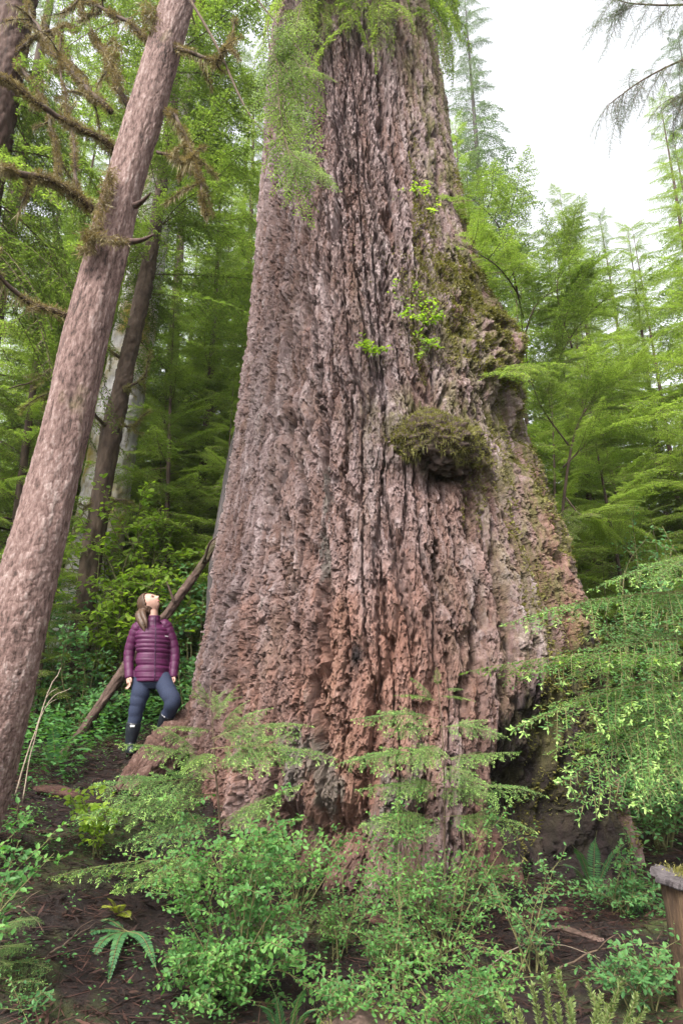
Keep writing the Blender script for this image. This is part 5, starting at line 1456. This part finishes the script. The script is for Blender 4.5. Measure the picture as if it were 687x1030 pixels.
def ell_loft(mb, rings, seg=32, mi=0):
    """closed loft of elliptical rings: (centre, x-axis, y-axis)"""
    n = len(rings); a = np.arange(seg) * 2 * math.pi / seg
    V = np.concatenate([np.asarray(c)[None] + np.cos(a)[:, None] * np.asarray(x)[None] + np.sin(a)[:, None] * np.asarray(y)[None] for c, x, y in rings])
    i = np.arange(n - 1)[:, None] * seg; j = np.arange(seg)[None]; k = (j + 1) % seg
    Q = np.stack([i + j, i + k, i + seg + k, i + seg + j], -1).reshape(-1, 4)
    mb.add(V, Q, mi); base = mb.n - len(V)
    f = np.arange(seg) + base
    mb.F.append((f[::-1][None], mi)); mb.F.append(((f + (n - 1) * seg)[None], mi))

def woman():
    Yp = 7.5
    foot = at(130, 757, Yp)
    root = thing('person', 'woman in plum quilted jacket, dark jeans and black boots gazing up at the trunk', 'person', (foot[0], Yp, foot[2]))
    O = np.array(root.location)
    J = lambda px, py, dy=0: at(px, py, Yp + dy) - O
    yaw = R(24)                                             # front turns towards the picture's right
    fwd = np.array([math.sin(yaw), -math.cos(yaw), 0]); rgt = np.array([math.cos(yaw), math.sin(yaw), 0])   # rgt = towards picture right
    up = np.array([0, 0, 1.0])
    hipR, hipL = J(144, 684, 0.02), J(163, 685, 0.04)
    kneeR, ankR = J(138, 712, -0.03), J(131, 750, 0.0)
    kneeL, ankL = J(174, 706, -0.16), J(162, 736, 0.02)
    shR, shL = J(138.5, 633, 0.03), J(167.5, 631.5, 0.1)
    elR, wrR = J(130.5, 657, 0.05), J(130.5, 681, -0.03)
    elL, wrL = J(175.5, 655, 0.12), J(174.5, 680, 0.05)
    neck0 = J(155, 628, 0.05); neck1 = J(154, 614, 0.06)
    headc = J(151, 607.5, 0.06)
    fdir = unit(0.76 * np.array([1, 0, 0]) + np.array([0, -0.40, 0]) + 0.82 * up)   # where the face points
    # ---- body
    b = MB()
    def limb(pts, rad, seg=14):
        c = curve(pts, 18); r = np.interp(np.linspace(0, 1, 18), np.linspace(0, 1, len(rad)), rad)
        b.tube(c, r, seg)
    pel = (hipR + hipL) / 2
    limb([hipR + [0.01, 0, 0.02], kneeR, ankR + [0, 0, -0.02]], [0.078, 0.066, 0.05, 0.045, 0.032])
    limb([hipL + [-0.01, 0, 0.02], kneeL, ankL], [0.078, 0.066, 0.05, 0.045, 0.032])
    for a_, toe in ((ankR, fwd), (ankL, fwd)):
        limb([a_ + [0, 0, -0.02], a_ + toe * 0.08 + [0, 0, -0.05], a_ + toe * 0.16 + [0, 0, -0.055]], [0.04, 0.038, 0.025])
    ell_loft(b, [(pel + up * z, rgt * w, fwd * d) for z, w, d in ((-0.06, 0.11, 0.08), (0.0, 0.155, 0.105), (0.1, 0.135, 0.085), (0.22, 0.115, 0.07), (0.38, 0.13, 0.07), (0.45, 0.11, 0.06), (0.52, 0.05, 0.045))])
    limb([shR, elR, wrR], [0.05, 0.045, 0.036, 0.034, 0.024]); limb([shL, elL, wrL], [0.05, 0.045, 0.036, 0.034, 0.024])
    limb([neck0 - up * 0.05, neck1 + fdir * 0.01], [0.056, 0.05, 0.05])
    # hands
    for w, el, sd in ((wrR, elR, 1), (wrL, elL, -1)):
        d = unit(w - el); d = unit(d + np.array([0.05 * sd, -0.1, -0.4])); s = unit(fwd + 0.2 * rgt); s = unit(s - d * (s @ d)); nrm = np.cross(d, s)
        limb([w - d * 0.02, w + d * 0.03, w + d * 0.075], [0.025, 0.034, 0.03], 10)
        for k, (o_, l) in enumerate(((0.028, 0.066), (0.01, 0.075), (-0.009, 0.07), (-0.026, 0.055))):
            p = w + d * 0.07 + s * o_
            curl = nrm * sd * (0.006 + 0.003 * k)
            limb([p, p + d * l * 0.55 + curl * 0.6, p + d * l * 0.92 + curl * 2.2], [0.0095, 0.0088, 0.0072], 8)
        p = w + d * 0.02 + s * 0.025
        limb([p, p + s * 0.028 + d * 0.03, p + s * 0.03 + d * 0.062], [0.013, 0.0105, 0.0085], 8)
    # head: skull with jaw, brow, nose, lips, ears. Local axes: f forward (face), h up along the skull, s sideways
    f = fdir; h = unit(up * 0.72 - np.array([0.70, 0, 0]) + np.array([0, 0.1, 0])); h = unit(h - f * (h @ f)); s = np.cross(f, h)
    th, ph = np.meshgrid(np.arange(40) * 2 * math.pi / 40, np.linspace(0.03, math.pi - 0.03, 34))
    D = np.stack([np.sin(ph) * np.cos(th), np.sin(ph) * np.sin(th), np.cos(ph)], -1)      # x=face, y=side, z=skull up
    X, Yy, Zz = D[..., 0] * 0.108, D[..., 1] * 0.082, D[..., 2] * 0.122
    face = np.clip(D[..., 0], 0, 1)
    low = np.clip(-D[..., 2], 0, 1)
    Yy = Yy * (1 - 0.28 * low); X = X + 0.012 * low * face - 0.02 * low * (1 - face)
    g = lambda y0, z0, wy, wz: np.exp(-((Yy - y0) / wy) ** 2 - ((Zz - z0) / wz) ** 2) * (D[..., 0] > 0)
    X = X + 0.034 * g(0, -0.024, 0.012, 0.017) + 0.012 * g(0, 0.002, 0.008, 0.02) + 0.008 * g(0, -0.058, 0.02, 0.007) + 0.010 * g(0, -0.092, 0.02, 0.014) + 0.006 * g(0, 0.03, 0.05, 0.012) - 0.013 * g(0.032, 0.008, 0.014, 0.012) - 0.013 * g(-0.032, 0.008, 0.014, 0.012)
    V = headc + X.reshape(-1, 1) * f + Yy.reshape(-1, 1) * s + Zz.reshape(-1, 1) * h
    i = np.arange(33)[:, None] * 40; j = np.arange(40)[None]; k = (j + 1) % 40
    b.add(V, np.stack([i + j, i + 40 + j, i + 40 + k, i + k], -1).reshape(-1, 4)); bb = b.n - len(V)
    b.F.append(((np.arange(40) + bb)[None], 0)); b.F.append(((np.arange(40)[::-1] + bb + 33 * 40)[None], 0))
    for sd in (-1, 1):
        limb([headc - f * 0.002 + s * sd * 0.072 - h * 0.03, headc - f * 0.012 + s * sd * 0.08 + h * 0.0, headc - f * 0.004 + s * sd * 0.074 + h * 0.022], [0.009, 0.014, 0.011], 8)
    body = remesh(b, 0.0055, 'body', M['skin'], root, 2)
    # eyes and lips
    for sd in (-1, 1):
        e = MB()
        c = headc + f * 0.097 + s * sd * 0.03 + h * 0.008
        e.tube(curve([c - s * 0.012, c + f * 0.003, c + s * 0.012], 5), [0.003, 0.006, 0.007, 0.006, 0.003], 8)
        e.obj('eye', [M['eye']], body)
        e = MB()
        e.tube(curve([c - s * 0.016 + h * 0.017, c + f * 0.005 + h * 0.021, c + s * 0.016 + h * 0.017], 5), [0.0015, 0.003, 0.003, 0.003, 0.0015], 6)
        e.obj('eyebrow', [M['hair']], body)
    e = MB(); c = headc + f * 0.106 - h * 0.06
    e.tube(curve([c - s * 0.02 - f * 0.006, c, c + s * 0.02 - f * 0.006], 7), [0.002, 0.005, 0.006, 0.006, 0.006, 0.005, 0.002], 8)
    e.obj('lips', [M['lip']], body)
    # ---- hair: cap over the skull, then a low ponytail falling on the shoulder
    hb = MB()
    X, Yy, Zz = D[..., 0] * 0.132, D[..., 1] * 0.104, D[..., 2] * 0.146
    hl = D[..., 0] + 0.35 * -D[..., 2]                     # hairline: keep the back and top
    sh = np.where(D[..., 0] > 0.20 + 0.45 * np.clip(D[..., 2], -1, 1), 0.72, 1.0)
    V = headc - f * 0.012 + h * 0.004 + (X * sh).reshape(-1, 1) * f + (Yy * np.where(sh < 1, 0.74, 1.0)).reshape(-1, 1) * s + (Zz * np.where(sh < 1, 0.78, 1.0)).reshape(-1, 1) * h
    hb.add(V, np.stack([i + j, i + 40 + j, i + 40 + k, i + k], -1).reshape(-1, 4)); bb = hb.n - len(V)
    hb.F.append(((np.arange(40) + bb)[None], 0)); hb.F.append(((np.arange(40)[::-1] + bb + 33 * 40)[None], 0))
    q0 = headc - f * 0.075 - h * 0.02
    hb.tube(curve([headc - f * 0.06 + h * 0.03, q0, J(140.5, 619, 0.0), J(143, 627, -0.06), J(146, 635, -0.09)], 18), np.interp(np.linspace(0, 1, 18), [0, 0.25, 0.5, 0.8, 1], [0.05, 0.068, 0.05, 0.033, 0.008]), 12)
    hb.tube(curve([headc - f * 0.05 - s * 0.02, J(144, 616, -0.02), J(147, 625, -0.09), J(148, 632, -0.1)], 14), np.interp(np.linspace(0, 1, 14), [0, 0.4, 1], [0.04, 0.035, 0.006]), 10)
    remesh(hb, 0.006, 'hair', M['hair'], root, 3)
    # ---- jacket: quilted baffles
    jb = MB()
    hem = pel + up * 0.0 + np.array([0,0,-0.02])
    zt = (neck0 - hem)[2]
    def baf(t, n): return 1 - (np.abs(np.cos(np.pi * (t * n + 0.35 * np.sin(t * 8 + 1)))) ** 8) * 0.045
    prof = [(0.0, 0.178, 0.145), (0.06, 0.19, 0.157), (0.3, 0.178, 0.14), (0.45, 0.175, 0.135), (0.65, 0.188, 0.138), (0.8, 0.19, 0.13), (0.9, 0.165, 0.115), (0.97, 0.1, 0.085), (1.02, 0.075, 0.075), (1.14, 0.068, 0.072), (1.15, 0.055, 0.06)]
    tt = np.linspace(0, 1.15, 130)
    W_ = np.interp(tt, [p[0] for p in prof], [p[1] for p in prof]); Dp = np.interp(tt, [p[0] for p in prof], [p[2] for p in prof])
    bf = baf(tt, 11)
    rings = []
    for t_, w_, d_, q in zip(tt, W_, Dp, bf):
        q = q * (1 + 0.012 * math.sin(t_ * 37) + 0.01 * math.sin(t_ * 83 + 1))
        c = hem + rgt * 0.006 * math.sin(t_ * 29) + np.zeros(3) - hem + hem + (neck0 - hem) * t_
        rings.append((c, rgt * w_ * q, fwd * d_ * q))
    ell_loft(jb, rings, 56)
    for a_, e_, w_ in ((shR, elR, wrR), (shL, elL, wrL)):
        inn = (neck0 - up * 0.03 - a_) * 0.35
        c = curve([a_ + inn, a_ + [0, 0, 0.0], e_, w_ + (w_ - e_) * 0.06], 90)
        r = np.interp(np.linspace(0, 1, 90), [0, 0.2, 0.35, 0.6, 0.9, 1], [0.075, 0.078, 0.073, 0.064, 0.05, 0.047]) * (1 - (np.abs(np.cos(np.pi * np.linspace(0, 1, 90) * 11)) ** 6) * 0.06)
        jb.tube(c, r, 20)
    remesh(jb, 0.006, 'jacket', M['jacket'], root, 1)
    z_ = MB()
    zpts = [hem + (neck0 - hem) * t_ + unit(fwd) * (np.interp(t_, tt, Dp) * np.interp(t_, tt, bf) + 0.002) for t_ in np.linspace(0.01, 1.12, 40)]
    z_.tube(np.array(zpts), 0.0065, 8); z_.obj('zip', [M['zip']], root)
    lg = MB(); t_ = 0.78; a0 = 0.55
    for k, (w_, hh) in enumerate(((0.05, 0.010),)):
        c0 = hem + (neck0 - hem) * t_
        v = []
        for zz in (-hh, hh):
            for q in np.linspace(0, 1, 6):
                an = a0 + q * 0.26
                v.append(c0 + up * zz * 0.5 + (rgt * 0.196 * math.sin(an) + fwd * 0.142 * math.cos(an)) * 1.006)
        lg.add(np.array(v), np.array([[i_, i_ + 1, i_ + 7, i_ + 6] for i_ in range(5)]))
    lo = lg.obj('logo_patch', [M['label']], root)
    # ---- jeans
    tb = MB()
    def leg(pts, rad):
        c = curve(pts, 40); r = np.interp(np.linspace(0, 1, 40), np.linspace(0, 1, len(rad)), rad)
        r = r * 0.93 * (1 + 0.006 * np.sin(np.linspace(0, 50, 40)))
        c = c + 0.003 * np.c_[np.sin(np.linspace(0, 31, 40)), np.sin(np.linspace(2, 41, 40)), np.zeros(40)]
        tb.tube(c, r, 20)
    leg([hipR + up * 0.03, (hipR + kneeR) / 2 + fwd * 0.015, kneeR, (kneeR * 0.55 + ankR * 0.45), ankR], [0.108, 0.105, 0.085, 0.072, 0.05])
    leg([hipL + up * 0.03, (hipL + kneeL) / 2 + fwd * 0.02, kneeL, (kneeL * 0.5 + ankL * 0.5), ankL], [0.1, 0.1, 0.09, 0.072, 0.05])
    ell_loft(tb, [(pel + up * z, rgt * w, fwd * d) for z, w, d in ((-0.09, 0.1, 0.09), (-0.04, 0.165, 0.12), (0.03, 0.172, 0.125), (0.1, 0.158, 0.112))])
    remesh(tb, 0.007, 'jeans', M['jeans'], root, 4)
    # ---- boots
    for kn, a_ in ((kneeR, ankR), (kneeL, ankL)):
        bt = MB()
        topp = kn * 0.60 + a_ * 0.40
        c = curve([topp, kn * 0.35 + a_ * 0.65, a_], 20)
        r = np.interp(np.linspace(0, 1, 20), [0, 0.4, 1], [0.078, 0.075, 0.052])
        bt.tube(c, r, 20)
        sole = a_ - up * 0.07
        bt.tube(curve([a_ - up * 0.01 - fwd * 0.02, a_ - up * 0.03 + fwd * 0.08, a_ - up * 0.045 + fwd * 0.17], 12), np.interp(np.linspace(0, 1, 12), [0, 0.5, 1], [0.052, 0.045, 0.034]), 16)
        ell_loft(bt, [(sole + fwd * 0.06, fwd * 0.14, rgt * 0.044), (sole + fwd * 0.06 + up * 0.022, fwd * 0.142, rgt * 0.046)], 28)
        bo = remesh(bt, 0.006, 'boot', M['boot'], root, 2)
        lb = MB(); cdir = unit(np.array([0.15, -1, 0])); sd = np.cross(up, cdir)
        p = topp * 0.85 + a_ * 0.15 + cdir * 0.0795
        lb.add(np.array([p - sd * 0.022 - up * 0.011, p + sd * 0.022 - up * 0.011, p + sd * 0.022 + up * 0.011, p - sd * 0.022 + up * 0.011,
                         p - sd * 0.022 - up * 0.011 - cdir * 0.02, p + sd * 0.022 - up * 0.011 - cdir * 0.02, p + sd * 0.022 + up * 0.011 - cdir * 0.02, p - sd * 0.022 + up * 0.011 - cdir * 0.02]),
               np.array([[0, 1, 2, 3], [0, 4, 5, 1], [1, 5, 6, 2], [2, 6, 7, 3], [3, 7, 4, 0]]))
        lb.obj('boot_label', [M['label']], bo)
    return root
woman()
# root mound that carries her raised foot
def root_mound():
    c = np.array(at(163, 748, 7.45)); 
    pts = [at(120, 800, 6.7), at(150, 770, 7.0), at(172, 752, 7.3), at(200, 735, 7.5), at(225, 700, 7.6)]
    return pts
rm = root_mound()
rmm = [p.copy() for p in rm]
o, _, _ = scaly_trunk('root', rmm, [0.1, 0.16, 0.2, 0.26, 0.3], giant, M['root'], G0, seg=110, dz=0.014, cell=(0.07, 0.22), depth=0.05, low=0.09)

# ------------------------------------------------------------------ light, air, camera
world = bpy.data.worlds.new('World'); scene.world = world; world.use_nodes = True
nt = world.node_tree
for n in list(nt.nodes): nt.nodes.remove(n)
sky = nt.nodes.new('ShaderNodeTexSky'); sky.sky_type = 'NISHITA'; sky.sun_disc = False
SUN_EL, SUN_AZ = R(50), R(206)        # azimuth measured clockwise from +Y: behind the camera, to the left
sky.sun_elevation = SUN_EL; sky.sun_rotation = SUN_AZ
sky.air_density = 1.0; sky.dust_density = 4.0; sky.ozone_density = 1.0
hs = nt.nodes.new('ShaderNodeHueSaturation'); hs.inputs['Saturation'].default_value = 0.12
bg = nt.nodes.new('ShaderNodeBackground'); bg.inputs['Strength'].default_value = 0.15
wo = nt.nodes.new('ShaderNodeOutputWorld')
nt.links.new(sky.outputs[0], hs.inputs['Color']); nt.links.new(hs.outputs[0], bg.inputs[0]); nt.links.new(bg.outputs[0], wo.inputs[0])
sl = bpy.data.lights.new('sun', 'SUN'); sl.energy = 1.8; sl.angle = R(14); sl.color = (1.0, 0.95, 0.87)
so = bpy.data.objects.new('sun', sl); COL.objects.link(so)
sd_ = Vector((math.sin(SUN_AZ) * math.cos(SUN_EL), math.cos(SUN_AZ) * math.cos(SUN_EL), math.sin(SUN_EL)))
so.rotation_euler = sd_.to_track_quat('Z', 'Y').to_euler()
so.location = (0, -5, 20)

HAZE = 0.0005
if HAZE:
    b = MB()
    x0, x1, y0, y1, z0, z1 = -230, 230, -225, 240, -40, 70
    V = np.array([(x, y, z) for z in (z0, z1) for y in (y0, y1) for x in (x0, x1)], float)
    b.add(V, np.array([[0, 2, 3, 1], [4, 5, 7, 6], [0, 1, 5, 4], [2, 6, 7, 3], [0, 4, 6, 2], [1, 3, 7, 5]]))
    m, hn, out = new_mat('pale_mist')
    pv = hn.nodes.new('ShaderNodeVolumePrincipled')
    pv.inputs['Color'].default_value = (0.93, 0.96, 0.97, 1); pv.inputs['Density'].default_value = HAZE; pv.inputs['Anisotropy'].default_value = 0.2
    hn.links.new(pv.outputs[0], out.inputs['Volume'])
    o = b.obj('haze', [m]); tag(o, 'thin pale mist hanging among the farther trees', 'mist', kind='stuff')

cam = bpy.data.cameras.new('camera'); co = bpy.data.objects.new('camera', cam); COL.objects.link(co)
co.location = (0, 0, CAMZ); co.rotation_euler = (math.pi / 2 + PITCH, 0, 0)
cam.sensor_fit = 'VERTICAL'; cam.sensor_height = 36; cam.lens = LENS; cam.clip_end = 2000; cam.clip_start = 0.05
scene.camera = co
scene.view_settings.view_transform = 'Standard'; scene.view_settings.look = 'None'
scene.view_settings.exposure = 1.88; scene.view_settings.gamma = 1.0
scene.view_settings.use_curve_mapping = False
cy = scene.cycles
cy.max_bounces = 5; cy.diffuse_bounces = 4; cy.glossy_bounces = 2; cy.transmission_bounces = 4; cy.volume_bounces = 1; cy.transparent_max_bounces = 4
cy.use_denoising = True
try: cy.denoiser = 'OPENIMAGEDENOISE'
except Exception: pass
cy.caustics_reflective = False; cy.caustics_refractive = False
